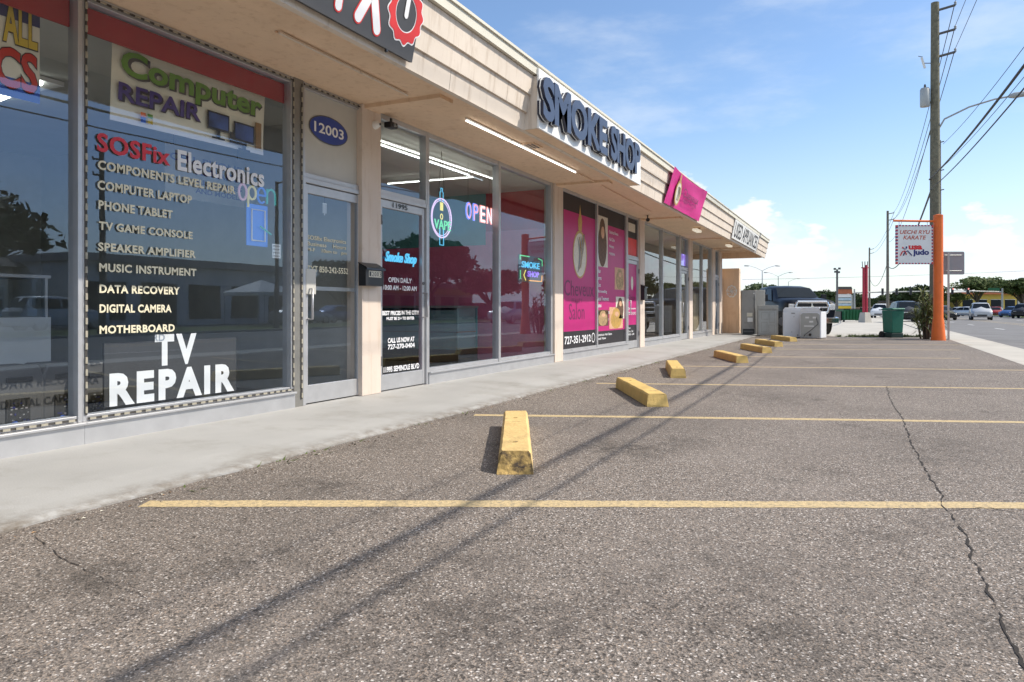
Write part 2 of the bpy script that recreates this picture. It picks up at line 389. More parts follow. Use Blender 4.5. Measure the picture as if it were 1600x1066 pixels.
# ------------------------------------------------------------------ mesh helpers
COL = scn.collection
ORI = {}
class MB:
    def __init__(s): s.v = []; s.f = []; s.fm = []; s.sm = []; s.mats = []
    def mi(s, m):
        m = M[m] if isinstance(m, str) else m
        if m not in s.mats: s.mats.append(m)
        return s.mats.index(m)
    def add(s, vs, fs, m, smooth=False):
        o = len(s.v); s.v += [tuple(v) for v in vs]; k = s.mi(m)
        for f in fs:
            s.f.append([i + o for i in f]); s.fm.append(k); s.sm.append(smooth)
    def box(s, x0, x1, y0, y1, z0, z1, m):
        x0, x1 = min(x0, x1), max(x0, x1); y0, y1 = min(y0, y1), max(y0, y1); z0, z1 = min(z0, z1), max(z0, z1)
        s.add([(x0, y0, z0), (x1, y0, z0), (x1, y1, z0), (x0, y1, z0), (x0, y0, z1), (x1, y0, z1), (x1, y1, z1), (x0, y1, z1)],
              [(0, 3, 2, 1), (4, 5, 6, 7), (0, 1, 5, 4), (1, 2, 6, 5), (2, 3, 7, 6), (3, 0, 4, 7)], m)
    def obox(s, c, ax, hx, hy, z0, z1, m):     # box turned about z: centre c, x axis direction ax
        ax = Vector((ax[0], ax[1], 0)).normalized(); ay = Vector((-ax.y, ax.x, 0)); c = Vector((c[0], c[1], 0))
        q = [c - ax * hx - ay * hy, c + ax * hx - ay * hy, c + ax * hx + ay * hy, c - ax * hx + ay * hy]
        s.prism([(p.x, p.y) for p in q], 'z', z0, z1, m)
    def prism(s, poly, axis, a0, a1, m, smooth=False):
        n = len(poly)
        def P(p, a):
            if axis == 'x': return (a, p[0], p[1])
            if axis == 'y': return (p[0], a, p[1])
            return (p[0], p[1], a)
        s.add([P(p, a0) for p in poly] + [P(p, a1) for p in poly],
              [list(range(n))[::-1], list(range(n, 2 * n))], m)
        o = len(s.v) - 2 * n; k = s.mi(m)
        for i in range(n):
            j = (i + 1) % n
            s.f.append([o + i, o + j, o + n + j, o + n + i]); s.fm.append(k); s.sm.append(smooth)
    def quad(s, a, b, c, d, m): s.add([a, b, c, d], [(0, 1, 2, 3)], m)
    def tube(s, pts, r, m, n=8, smooth=True):
        pts = [Vector(p) for p in pts]
        rs = r if isinstance(r, (list, tuple)) else [r] * len(pts)
        up = Vector((0, 0, 1)); rings = []; prev = None
        for i, p in enumerate(pts):
            d = (pts[min(i + 1, len(pts) - 1)] - pts[max(i - 1, 0)])
            d = d.normalized() if d.length > 1e-9 else Vector((0, 0, 1))
            if prev is None:
                a = d.cross(up if abs(d.z) < .95 else Vector((1, 0, 0))).normalized()
            else:
                a = (prev - d * prev.dot(d)).normalized()
            prev = a; b = d.cross(a)
            rings.append([p + (a * math.cos(2 * math.pi * k / n) + b * math.sin(2 * math.pi * k / n)) * rs[i] for k in range(n)])
        vs = [v for rg in rings for v in rg]; fs = []
        for i in range(len(pts) - 1):
            for k in range(n):
                fs.append((i * n + k, i * n + (k + 1) % n, (i + 1) * n + (k + 1) % n, (i + 1) * n + k))
        s.add(vs, fs, m, smooth)
        s.add(rings[0], [list(range(n))[::-1]], m); s.add(rings[-1], [list(range(n))], m)
    def lathe(s, prof, c, m, n=16, axis='z', smooth=True):    # prof: (radius, height along axis)
        vs = []; fs = []; c = Vector(c)
        for (r, h) in prof:
            for k in range(n):
                a = 2 * math.pi * k / n; u, w = r * math.cos(a), r * math.sin(a)
                vs.append(c + (Vector((u, w, h)) if axis == 'z' else Vector((u, h, w)) if axis == 'y' else Vector((h, u, w))))
        for i in range(len(prof) - 1):
            for k in range(n):
                fs.append((i * n + k, i * n + (k + 1) % n, (i + 1) * n + (k + 1) % n, (i + 1) * n + k))
        s.add(vs, fs, m, smooth)
        s.add(vs[:n], [list(range(n))[::-1]], m); s.add(vs[-n:], [list(range(n))], m)
    def disc(s, c, rx, rz, m, ux=(1, 0, 0), uz=(0, 0, 1), n=28, r_in=0.0, wave=0, amp=0.0):
        c, ux, uz = Vector(c), Vector(ux), Vector(uz)
        def pt(a, k): 
            q = k * (1 + (amp * math.sin(wave * a) if wave and k > r_in else 0))
            return c + ux * (rx * q * math.cos(a)) + uz * (rz * q * math.sin(a))
        ang = [2 * math.pi * i / n for i in range(n)]
        if r_in == 0: s.add([pt(a, 1) for a in ang], [list(range(n))], m)
        else: s.add([pt(a, 1) for a in ang] + [pt(a, r_in) for a in ang], [(i, (i + 1) % n, n + (i + 1) % n, n + i) for i in range(n)], m)
    def text(s, t, o, w, h, m, ux=(1, 0, 0), uz=(0, 0, 1), bold=.012, depth=0.0, shear=0.0, side=None, spacing=1.0):
        vs, fs, (x0, x1, y0, y1) = text_geo(t, bold, shear, spacing)
        o, ux, uz = Vector(o), Vector(ux), Vector(uz); n = ux.cross(uz)
        kx, ky = w / (x1 - x0), h / (y1 - y0)
        pts = [o + ux * ((v[0] - x0) * kx) + uz * ((v[1] - y0) * ky) for v in vs]
        if depth:
            s.add([p + n * depth for p in pts], fs, m)
            cnt = {}
            for f in fs:
                for i in range(len(f)):
                    e = (f[i], f[(i + 1) % len(f)])
                    if (e[1], e[0]) in cnt: del cnt[(e[1], e[0])]
                    else: cnt[e] = 1
            base = pts + [p + n * depth for p in pts]; k = len(pts)
            s.add(base, [(a, b, b + k, a + k) for a, b in cnt], side or m)
        else:
            s.add(pts, fs, m)
    def build(s, name, parent=None, local=False, loc=None, recalc=True, bevel=0.0, rot=0.0, **tags):
        me = bpy.data.meshes.new(name)
        if parent is not None: base = Vector((0, 0, 0)) if local else ORI[parent.name]
        elif loc is not None: base = Vector((0, 0, 0)) if local else Vector(loc)
        elif local: base = Vector((0, 0, 0))
        else:
            xs = [v[0] for v in s.v]; ys = [v[1] for v in s.v]; zs = [v[2] for v in s.v]
            base = Vector(((min(xs) + max(xs)) / 2, (min(ys) + max(ys)) / 2, min(zs)))
        me.from_pydata([(v[0] - base.x, v[1] - base.y, v[2] - base.z) for v in s.v], [], s.f)
        for m in s.mats: me.materials.append(m)
        me.polygons.foreach_set('material_index', s.fm)
        me.polygons.foreach_set('use_smooth', s.sm)
        if recalc:
            bm = bmesh.new(); bm.from_mesh(me); bmesh.ops.recalc_face_normals(bm, faces=bm.faces[:]); bm.to_mesh(me); bm.free()
        me.update()
        ob = bpy.data.objects.new(name, me); COL.objects.link(ob)
        if parent is not None:
            ob.parent = parent; ORI[ob.name] = ORI[parent.name] if not local else Vector((0, 0, 0))
        else:
            ob.location = Vector(loc) if loc is not None else base
            ob.rotation_euler.z = rot
            ORI[ob.name] = Vector(ob.location)
        if bevel:
            md = ob.modifiers.new('bevel', 'BEVEL'); md.width = bevel; md.segments = 2; md.limit_method = 'ANGLE'; md.angle_limit = R(40)
            md.harden_normals = False
        for k, v in tags.items(): ob[k] = v
        return ob
TG = {}
def text_geo(t, bold, shear, spacing):
    key = (t, bold, shear, spacing)
    if key in TG: return TG[key]
    cu = bpy.data.curves.new('t', 'FONT'); cu.body = t; cu.offset = bold; cu.shear = shear; cu.space_character = spacing
    cu.resolution_u = 3; cu.fill_mode = 'FRONT'
    ob = bpy.data.objects.new('t', cu); COL.objects.link(ob)
    dg = bpy.context.evaluated_depsgraph_get()
    me = bpy.data.meshes.new_from_object(ob.evaluated_get(dg))
    vs = [(v.co.x, v.co.y) for v in me.vertices]; fs = [tuple(p.vertices) for p in me.polygons]
    bpy.data.objects.remove(ob); bpy.data.curves.remove(cu); bpy.data.meshes.remove(me)
    xs = [v[0] for v in vs]; ys = [v[1] for v in vs]
    TG[key] = (vs, fs, (min(xs), max(xs), min(ys), max(ys)))
    return TG[key]
def thing(name, label, cat, loc=(0, 0, 0), rot=0.0, group=None):
    o = bpy.data.objects.new(name, None); COL.objects.link(o)
    o.location = loc; o.rotation_euler.z = rot; o.empty_display_size = .2
    o['label'] = label; o['category'] = cat
    if group: o['group'] = group
    ORI[o.name] = Vector(loc)
    return o
def dup(o, loc, rot=None, label=None, parent=None):
    c = o.copy(); COL.objects.link(c)
    if parent is not None: c.parent = parent
    else:
        c.location = loc
        if rot is not None: c.rotation_euler.z = rot
    if label: c['label'] = label
    for ch in list(o.children): dup(ch, None, parent=c)
    return c
def ellip(n=24): return [2 * math.pi * i / n for i in range(n)]

# ------------------------------------------------------------------ ground, lot, walk, road
def structure(mb, name, **k):
    return mb.build(name, kind='structure', **k)
LOT_E = [(30.2, -2.62), (28.9, .75), (35.0, 3.0)]
def build_ground():
    g = MB(); g.quad((-400, -700, -.16), (1500, -700, -.16), (1500, 700, -.16), (-400, 700, -.16), 'ground'); structure(g, 'ground', recalc=False)
    lot = MB(); lot.prism([(-16, -2.62), LOT_E[0], LOT_E[1], LOT_E[2], (40, 20), (29.9, 20), (29.9, 3.5), (-16, 3.5)], 'z', -.14, 0, 'asphalt'); structure(lot, 'parking_lot')
    # front walk with a slightly ragged edge
    w = MB(); pts = []
    x = -16.0
    while x < 30.7:
        pts.append((x, 3.47 + random.uniform(-.012, .012))); x += .22
    n = len(pts); rows = []
    for k, (yy, zz) in enumerate(((0, -.08), (0, .010), (.05, .022), (.40, .042), (9, .05), (9, -.08))):
        rows += [(x, (min(y + yy, 5.0) if yy < 9 else 5.0), zz) for x, y in pts]
    w.add(rows, [(k * n + i, k * n + i + 1, (k + 1) * n + i + 1, (k + 1) * n + i) for k in range(5) for i in range(n - 1)], 'walk'); structure(w, 'storefront_walk')
    dw = MB(); dw.prism([(30.25, -2.6), (62, -2.6), (62, 40), (40.05, 40), (40.05, 20), (35.1, 3.0), (29.0, .75)], 'z', -.14, -.03, 'concrete'); structure(dw, 'driveway')
    sw = MB(); sw.box(-60, 400, -3.55, -2.64, -.15, -.004, 'concrete'); structure(sw, 'sidewalk')
    kb = MB(); kb.box(-60, 400, -3.72, -3.56, -.15, -.008, 'concrete'); structure(kb, 'kerb', bevel=.02)
    rd = MB(); rd.box(-80, 600, -17.6, -3.73, -.16, -.125, 'road'); structure(rd, 'road')
    mk = MB()
    for yy in (-7.1, -13.9):
        x = -60
        while x < 260: mk.box(x, x + 3, yy - .06, yy + .06, -.125, -.121, 'white_line'); x += 12
    for yy in (-10.1, -10.9): mk.box(-80, 180, yy - .05, yy + .05, -.125, -.121, 'yellow_line')
    mk.box(-80, 180, -17.2, -17.1, -.125, -.121, 'white_line')
    structure(mk, 'road_marking')
    k2 = MB(); k2.box(-80, 400, -17.8, -17.62, -.16, -.02, 'concrete'); structure(k2, 'kerb')
    gv = MB(); gv.box(-80, 300, -24.5, -17.85, -.16, -.03, 'grass'); structure(gv, 'grass_verge')
    fl = MB(); fl.box(-40, 150, -60, -24.5, -.16, -.05, 'road'); structure(fl, 'far_parking_lot')
    lane = MB(); lane.box(62.1, 600, -2.6, 30, -.16, -.10, 'concrete'); structure(lane, 'far_driveway')
    cs = MB(); cs.box(146, 160, -120, -17.9, -.158, -.118, 'road'); structure(cs, 'cross_street')
    # painted stall lines run square to the view, worn at the edges
    for (a, b, wd) in (((225, 787), (1640, 789.5), .125), ((741, 648.5), (1660, 660.5), .115), ((932, 599), (1660, 608), .10), ((1052, 572), (1640, 579), .10),
                       ((1126, 557), (1500, 560), .10), ((1178, 545.5), (1500, 547), .10), ((1215, 538), (1520, 539), .10), ((1240, 531), (1440, 531.8), .10)):
        A, B = gnd(*a, z=.0015), gnd(*b, z=.0015); d = (B - A); Ln = d.length; d.normalize(); nrm = Vector((-d.y, d.x, 0))
        mb = MB(); n = max(8, int(Ln / .06)); L, Rr = [], []
        for i in range(n + 1):
            p = A + d * (Ln * i / n); e = 0 if i in (0, n) else 1
            bow = nrm * (.012 * math.sin(i * .045))
            L.append(p + bow + nrm * (wd / 2 + e * random.uniform(-.007, .005))); Rr.append(p + bow - nrm * (wd / 2 + e * random.uniform(-.007, .005)))
        mb.add(L + Rr, [(i, i + 1, n + 2 + i, n + 1 + i) for i in range(n)], 'yellow_line')
        structure(mb, 'parking_line')
    # long crack and some finer ones
    def crack(pxs, wd):
        P = [gnd(*p, z=.0028) for p in pxs]; pts = []
        for a, b in zip(P, P[1:]):
            n = max(3, int((b - a).length / .035))
            d = (b - a).normalized(); q = Vector((-d.y, d.x, 0)); off = 0
            for i in range(n):
                off = off * .75 + random.uniform(-.007, .007)
                pts.append((a.lerp(b, i / n) + q * off, q))
        mb = MB(); n = len(pts); L = []; Q = []
        for p, q in pts:
            ww = wd * random.choice([.12, .5, .7, .9, 1.1, 1.5]); L.append(p + q * ww / 2); Q.append(p - q * ww / 2)
        mb.add(L + Q, [(i, i + 1, n + i + 1, n + i) for i in range(n - 1)], 'crack')
        structure(mb, 'pavement_crack', recalc=False)
    crack([(1385, 603), (1393, 628), (1410, 655), (1422, 690), (1440, 722), (1462, 758), (1480, 798), (1508, 835), (1522, 880), (1548, 935), (1566, 968), (1590, 1012), (1620, 1075)], .009)
    crack([(52, 838), (105, 878), (165, 908), (240, 935)], .0035)
    crack([(1480, 798), (1540, 792), (1600, 802)], .004)
    # grass tufts along the end of the lot: uncountable
    gt = MB()
    def tuft(p, n, h):
        for _ in range(n):
            a = random.uniform(0, 6.28); b = Vector((math.cos(a), math.sin(a), 0)) * random.uniform(.01, .10); q = Vector(p) + b
            t = q + b * random.uniform(.5, 1.6) + Vector((0, 0, h * random.uniform(.4, 1)))
            w_ = Vector((-b.y, b.x, 0)).normalized() * .008
            gt.add([q - w_, q + w_, t], [(0, 1, 2)], 'grass')
    for i in range(170):
        s = random.random(); p = Vector((28.95, .8, 0)).lerp(Vector((30.3, -2.7, 0)), s ** .8)
        p += Vector((random.uniform(-.1, .45), random.uniform(-.1, .1), -.01)); tuft(p, 22, random.uniform(.04, .16))
    for i in range(60):
        tuft((random.uniform(2.2, 26), 3.42 + random.uniform(-.01, .02), 0), 3, random.uniform(.01, .03))
    gt.build('grass_tufts', kind='stuff', recalc=False)
build_ground()

# loose leaf litter and grit along the kerb of the walk
def litter():
    mb = MB()
    for i in range(420):
        x = random.uniform(1.5, 22); p = Vector((x, 3.40 - abs(random.gauss(0, .05)), .003)); a = random.uniform(0, 6.3); r = random.uniform(.004, .013)
        d = Vector((math.cos(a), math.sin(a), 0)) * r; q = Vector((-d.y, d.x, 0)) * .5
        mb.add([p - d, p + q + Vector((0, 0, r * .5)), p + d, p - q + Vector((0, 0, r * .3))], [(0, 1, 2, 3)], random.choice(['bark', 'wood_in', 'ivory', 'crack']))
    mb.build('leaf_litter', kind='stuff', recalc=False)
litter()

# ------------------------------------------------------------------ the shop row
YF = 5.0          # glazing plane
ZW, ZT = .05, 3.24
bld = thing('shop_building', 'long peach single storey shop row with glass fronts and lapped beige fascia', 'building', (12, 5, 0))
P1 = (wx(566, 4.91), wx(595.5, 4.91)); P2 = (wx(867, 4.91), wx(880, 4.91)); P3 = (wx(1000.5, 4.91), wx(1007.5, 4.91))
P4 = (wx(1077.5, 4.91), wx(1082.5, 4.91)); P5 = (wx(1113.5, 4.91), wx(1118, 4.91)); P6 = (wx(1124.5, 4.91), wx(1128.5, 4.91))
P0 = (-2.1, -1.6)
XE = P6[1]        # end of the enclosed row
XR = 30.2         # end of the roof
FAS = [(2.98, 3.165, 3.372), (3.165, 3.355, 3.325), (3.355, 3.57, 3.278)]
def fy(z): return 3.37 - .211 * (z - 2.98)
def shell():
    for p in (P0, P1, P2, P3, P4, P5, P6):
        m = MB(); m.box(p[0], p[1], 4.91, 5.12, ZW, ZT, 'pillar'); m.build('pillar', bld, bevel=.006)
        s = MB(); c = (p[0] + p[1]) / 2; s.box(c - .13, c + .13, 3.95, 4.93, 3.20, 3.26, 'peach'); s.build('soffit_beam', bld)
    m = MB(); m.box(-6.5, XR - .02, 3.44, 5.3, ZT, 3.30, 'peach'); m.build('soffit', bld)
    m = MB()
    for (z0, z1, y) in FAS:
        m.prism([(y, z0), (y - .022, z1 - .001), (y + .10, z1 - .001), (3.425, z0)], 'x', -6.5, XR, 'siding')
    m.build('fascia', bld)
    m = MB()
    for k, (z0, z1, y) in enumerate(FAS):
        x = -5.2 + 1.1 * k
        while x < XR: m.prism([(y - .0012, z0 + .002), (y - .0228, z1 - .004), (y - .012, z1 - .004), (y + .01, z0 + .002)], 'x', x, x + .004, 'bark'); x += 3.66
    x = -4.0
    while x < XR: m.box(x, x + .05, 3.211, 3.2149, 3.577, 3.668, 'trim'); x += 3.05
    m.build('board_joint', bld)
    m = MB(); m.box(-6.5, XR + .02, 3.215, 3.5, 3.575, 3.69, 'trim'); m.box(-6.5, XR + .03, 3.195, 3.25, 3.672, 3.70, 'trim'); m.build('roof_trim', bld)
    m = MB(); m.box(-6.5, XR, 3.5, 16, 3.40, 3.655, 'trim'); m.build('roof', bld)
    m = MB(); m.box(XR - .18, XR - .02, 3.5, 5.0, 3.0, 3.24, 'peach'); m.build('end_beam', bld)
    m = MB()
    m.box(-6.5, P0[0], 5.0, 5.2, ZW, ZT, 'peach'); m.box(-6.5, -6.3, 5.2, 16, 0, 3.4, 'peach'); m.box(-6.3, XE, 15.8, 16, 0, 3.4, 'peach')
    m.box(XE - .22, XE, 5.13, 15.8, 0, 3.4, 'peach'); m.build('outer_wall', bld)
    m = MB(); m.box(XE - .02, XE + .5, 5.02, 5.2, ZW, ZT, 'peach'); m.build('end_wall', bld)
    m = MB(); m.box(30.25, 30.62, 4.36, 7.0, -.05, 2.62, 'peach'); m.build('wing_wall', bld, bevel=.01)
    m = MB(); m.box(-6.3, XE - .22, 5.05, 15.8, -.05, .05, 'floor_in'); m.build('interior_floor', bld)
    m = MB(); m.box(-6.3, XE - .22, 5.06, 15.8, 3.16, 3.20, 'ceiling')
    m.build('interior_ceiling', bld)
    # partitions and back walls of the units
    def wall(x0, x1, y0, y1, z0, z1, mt): m = MB(); m.box(x0, x1, y0, y1, z0, z1, mt); m.build('interior_wall', bld)
    c1 = (P1[0] + P1[1]) / 2; c2 = (P2[0] + P2[1]) / 2; c3 = (P3[0] + P3[1]) / 2; c4 = (P4[0] + P4[1]) / 2
    wall(c1 - .09, c1 - .002, 5.12, 10.6, .05, 3.16, 'wall_gray'); wall(-6.0, c1 - .09, 10.6, 10.7, .05, 3.16, 'wall_gray'); wall(-6.2, -6.0, 5.3, 10.6, .05, 3.16, 'wall_gray')
    wall(c1 + .002, c1 + .09, 5.12, 10.5, .05, 2.35, 'pink'); wall(c1 + .002, c1 + .085, 5.12, 10.5, 2.35, 3.16, 'teal')
    wall(c1 + .09, c2 - .09, 10.5, 10.6, .05, 2.3, 'pink'); wall(c1 + .09, c2 - .09, 10.505, 10.6, 2.3, 3.16, 'teal')
    wall(c2 - .09, c2 - .002, 5.12, 6.35, .05, 2.45, 'pink'); wall(c2 - .085, c2 - .002, 5.12, 6.35, 2.45, 3.16, 'red_wall'); wall(c2 - .09, c2 - .002, 6.35, 10.5, .05, 2.2, 'pink'); wall(c2 - .085, c2 - .002, 6.35, 10.5, 2.2, 3.16, 'teal')
    wall(c2 + .002, c2 + .09, 5.12, 10.5, .05, 3.16, 'white_matte'); wall(c3 - .09, c3 - .002, 5.12, 10.5, .05, 3.16, 'white_matte'); wall(c2 + .09, c3 - .09, 10.5, 10.6, .05, 3.16, 'white_matte')
    wall(c3 + .002, c3 + .09, 5.12, 10.5, .05, 3.16, 'white_matte'); wall(c3 + .09, XE - .22, 10.5, 10.6, .05, 3.16, 'blind')
shell()

def window(x0, x1, glass, z0=.205, base=True, lm=.035, rm=.035, frame='alu'):
    m = MB()
    m.box(x0, x0 + lm, 4.945, 5.055, z0, ZT, frame); m.box(x1 - rm, x1, 4.945, 5.055, z0, ZT, frame)
    m.box(x0 + lm, x1 - rm, 4.955, 5.045, z0, z0 + .045, frame); m.box(x0 + lm, x1 - rm, 4.955, 5.045, ZT - .06, ZT, frame)
    if base:
        m.box(x0, x1, 4.925, 5.06, ZW - .01, z0 - .02, 'alu'); m.box(x0, x1, 4.90, 5.06, z0 - .02, z0, 'alu')
    w = m.build('window', bld, bevel=.004)
    g = MB(); g.quad((x0 + lm, 5.0, z0 + .045), (x1 - rm, 5.0, z0 + .045), (x1 - rm, 5.0, ZT - .06), (x0 + lm, 5.0, ZT - .06), glass)
    g.build('pane', w, recalc=False)
    return w
def transom(x0, x1, z0, glass):
    m = MB()
    m.box(x0, x0 + .04, 4.95, 5.05, z0, ZT, 'alu'); m.box(x1 - .04, x1, 4.95, 5.05, z0, ZT, 'alu')
    m.box(x0 + .04, x1 - .04, 4.955, 5.045, z0, z0 + .05, 'alu'); m.box(x0 + .04, x1 - .04, 4.955, 5.045, ZT - .06, ZT, 'alu')
    w = m.build('transom_window', bld, bevel=.004)
    if glass:
        g = MB(); g.quad((x0 + .04, 5.0, z0 + .05), (x1 - .04, 5.0, z0 + .05), (x1 - .04, 5.0, ZT - .06), (x0 + .04, 5.0, ZT - .06), glass); g.build('pane', w, recalc=False)
    return w
def door(x0, x1, ztop, glass, stile=.085, bar=None, hinge_right=True):
    m = MB()    # jambs
    m.box(x0, x0 + .04, 4.94, 5.06, ZW, ztop, 'alu'); m.box(x1 - .04, x1, 4.94, 5.06, ZW, ztop, 'alu'); m.box(x0 + .04, x1 - .04, 4.945, 5.055, ztop - .05, ztop, 'alu')
    m.build('door_frame', bld, bevel=.004)
    a, b, zt = x0 + .047, x1 - .047, ztop - .057
    d = MB()
    d.box(a, a + stile, 4.965, 5.01, ZW + .012, zt, 'alu'); d.box(b - stile, b, 4.965, 5.01, ZW + .012, zt, 'alu')
    d.box(a + stile, b - stile, 4.967, 5.008, ZW + .012, .24, 'alu'); d.box(a + stile, b - stile, 4.967, 5.008, zt - .09, zt, 'alu')
    w = d.build('door', bld, bevel=.004)
    g = MB(); g.quad((a + stile, 4.99, .24), (b - stile, 4.99, .24), (b - stile, 4.99, zt - .09), (a + stile, 4.99, zt - .09), glass); g.build('pane', w, recalc=False)
    if bar: bar_ = MB(); bar_.box(a + stile, b - stile, 5.01, 5.035, bar - .02, bar + .02, 'alu'); bar_.build('push_bar', w)
    h = MB()
    hx = a + .04 if hinge_right else b - .04
    h.tube([(hx, 4.965, .90), (hx, 4.90, .90), (hx, 4.90, 1.20), (hx, 4.965, 1.20)], .012, 'alu', 8); h.lathe([(.02, -.012), (.02, 0)], (hx, 4.962, 1.32), 'gray_dark', 12, 'y'); h.build('handle', w)
    hg = MB(); ox = b + .012 if hinge_right else a - .012
    for zz in (.35, zt - .3): hg = MB(); hg.box(ox - .014, ox + .014, 4.925, 4.94, zz, zz + .11, 'gray_dark'); hg.build('hinge', w)
    return w
def ln(mb, t, pl, pr, yt, yb, m, y=4.986, bold=.014, **k):
    x0, x1 = wx(pl, y), wx(pr, y); z1, z0 = wz(pl, yt, y), wz(pl, yb, y)
    mb.text(t, (x0, y, z0), x1 - x0, z1 - z0, m, bold=bold, **k)
def pbox(mb, pl, pr, yt, yb, m, y, d=.004):
    mb.box(wx(pl, y), wx(pr, y), y, y + d, wz(pl, yb, y), wz(pl, yt, y), m)

# --- unit 1: electronics repair
XA = wx(121.5)
w0 = window(P0[1], XA, 'glass'); w1 = window(XA, wx(452), 'glass')
D1 = (wx(466.5), wx(563.5))
jm = MB(); jm.box(wx(452), D1[0], 4.94, 5.06, ZW, ZT, 'alu_dark'); jm.build('mullion', bld)
t1 = transom(D1[0], D1[1], 2.30, None)
pn = MB(); pn.box(D1[0] + .04, D1[1] - .04, 4.985, 5.0, 2.35, ZT - .06, 'gray_light'); pn.build('panel', t1)
ov = MB(); ox0, ox1 = wx(480), wx(541); ozc = wz(510, 204.5); 
ov.disc(((ox0 + ox1) / 2, 4.979, ozc), (ox1 - ox0) / 2, .145, 'gray_dark'); ov.disc(((ox0 + ox1) / 2, 4.977, ozc), (ox1 - ox0) / 2 - .012, .134, 'blue')
ov.text('12003', (ox0 + .075, 4.974, ozc - .052), ox1 - ox0 - .15, .105, 'vinyl_white', bold=.02); ov.build('house_number', t1, recalc=False)
d1 = door(D1[0], D1[1], 2.30, 'glass', stile=.05, bar=1.21)
lt = MB()
ln(lt, 'SOSFix', 151.5, 266, 206, 236, 'vinyl_red', bold=.032, spacing=1.08)
ln(lt, 'Electronics', 277.5, 413, 233.5, 266, 'vinyl_white', bold=.028, spacing=1.05)
for (t, a, b, yt, yb) in (('COMPONENTS LEVEL REPAIR', 153, 368, 249.5, 264.5), ('COMPUTER LAPTOP', 152.5, 300, 281, 296), ('PHONE TABLET', 154, 270, 312.5, 327),
                          ('TV GAME CONSOLE', 154.5, 301, 345.5, 359), ('SPEAKER AMPLIFIER', 153.5, 306, 378.5, 392), ('MUSIC INSTRUMENT', 155, 307, 411, 424.5),
                          ('DATA RECOVERY', 155.5, 281, 444.5, 458), ('DIGITAL CAMERA', 155.5, 268, 475.5, 489), ('MOTHERBOARD', 155.5, 273, 509, 522)):
    ln(lt, t, a, b, yt, yb, 'vinyl_cream', bold=.034, spacing=1.08)
lt.build('lettering', w1, recalc=False)
ld = MB()
ln(ld, 'SOSfix Electronics', 480, 541, 367, 374, 'vinyl_cream', bold=.02); ln(ld, 'Business    Hours', 480, 541, 377, 383.5, 'vinyl_cream', bold=.02)
ln(ld, 'M-F    10am to   pm', 480, 542, 386.5, 394, 'vinyl_cream', bold=.02); ln(ld, 'TXT 850-242-5552', 480, 544, 414.5, 424.5, 'vinyl_cream', bold=.02)
ld.build('lettering', d1, recalc=False)
lock = MB(); lock.box(wx(470.5), wx(486), 4.935, 4.965, wz(470, 460), wz(470, 420), 'gray_light'); lock.build('latch_cover', d1, bevel=.006)
# dotted module strips round the panes
def strip(win, pts, y=4.938):
    m = MB()
    for (a, b) in pts:
        a, b = Vector((a[0], y, a[1])), Vector((b[0], y, b[1])); d = b - a; L = d.length; d.normalize()
        q = Vector((d.z, 0, -d.x)); m.add([a - q * .009, a + q * .009, b + q * .009, b - q * .009], [(0, 1, 2, 3)], 'strip_tape')
        s = .015
        while s < L - .05:
            u = a + d * s; v = a + d * (s + .046)
            xs = sorted((u.x, v.x)); zs = sorted((u.z, v.z)); e = .0078
            m.box(xs[0] - (e if abs(d.z) > .5 else 0), xs[1] + (e if abs(d.z) > .5 else 0), y - .007, y - .001, zs[0] - (e if abs(d.x) > .5 else 0), zs[1] + (e if abs(d.x) > .5 else 0), 'strip_unit')
            s += random.uniform(.075, .10)
    m.build('light_strip', win, recalc=False)
xb = wx(452)
strip(w1, [((XA + .02, .25), (XA + .02, 3.2)), ((XA + .03, 3.205), (xb, 3.205)), ((xb - .01, .25), (xb - .01, 3.2)), ((XA + .03, .225), (xb, .225))])
strip(w0, [((P0[1] + .1, .225), (XA - .05, .225))])
strip(d1, [((D1[0] - .03, .12), (D1[0] - .03, 3.2)), ((D1[1] + .012, .12), (D1[1] + .012, 3.2)), ((D1[0], 3.205), (D1[1], 3.205))], y=4.932)
# red valance just behind the glass
for (w_, a, b) in ((w0, P0[1], XA - .04), (w1, XA + .04, wx(450))):
    m = MB(); m.box(a, b, 5.03, 5.045, 2.985, 3.17, 'valance'); m.build('valance', w_)

# --- unit 2: smoke shop
D2 = (P1[1], wx(663))
t2 = transom(D2[0], D2[1], 2.32, 'glass_clear')
d2 = door(D2[0], D2[1], 2.32, 'glass_clear', stile=.055, hinge_right=False)
XB = wx(776)
w2 = window(D2[1], XB, 'glass_clear'); w3 = window(XB, P2[0], 'glass_clear', rm=.09)
ld = MB()
for (t, a, b, yt, yb, bo) in (('OPEN DAILY', 607, 643, 433, 441, .02), ('10:00 AM - 12:00 AM', 599, 651, 445, 453, .03), ('BEST PRICES', 597.5, 626, 486, 493, .035), ('IN THE CITY!', 627.5, 654, 485.5, 492, .015),
                          ('MUST BE 21+ TO ENTER', 604, 647.5, 495.5, 500.5, .035), ('CALL US NOW AT', 606, 647.5, 528.5, 536.5, .035), ('727-270-0404', 606, 648, 538.5, 546.5, .035),
                          ('11995 SEMINOLE BLVD', 599.5, 655, 574, 583, .03)):
    ln(ld, t, a, b, yt, yb, 'vinyl_white', y=4.978, bold=bo)
ld.text('11995', (wx(614, 4.96), 4.962, 2.19), wx(637, 4.96) - wx(614, 4.96), .062, 'black', bold=.02)
ld.build('lettering', d2, recalc=False)

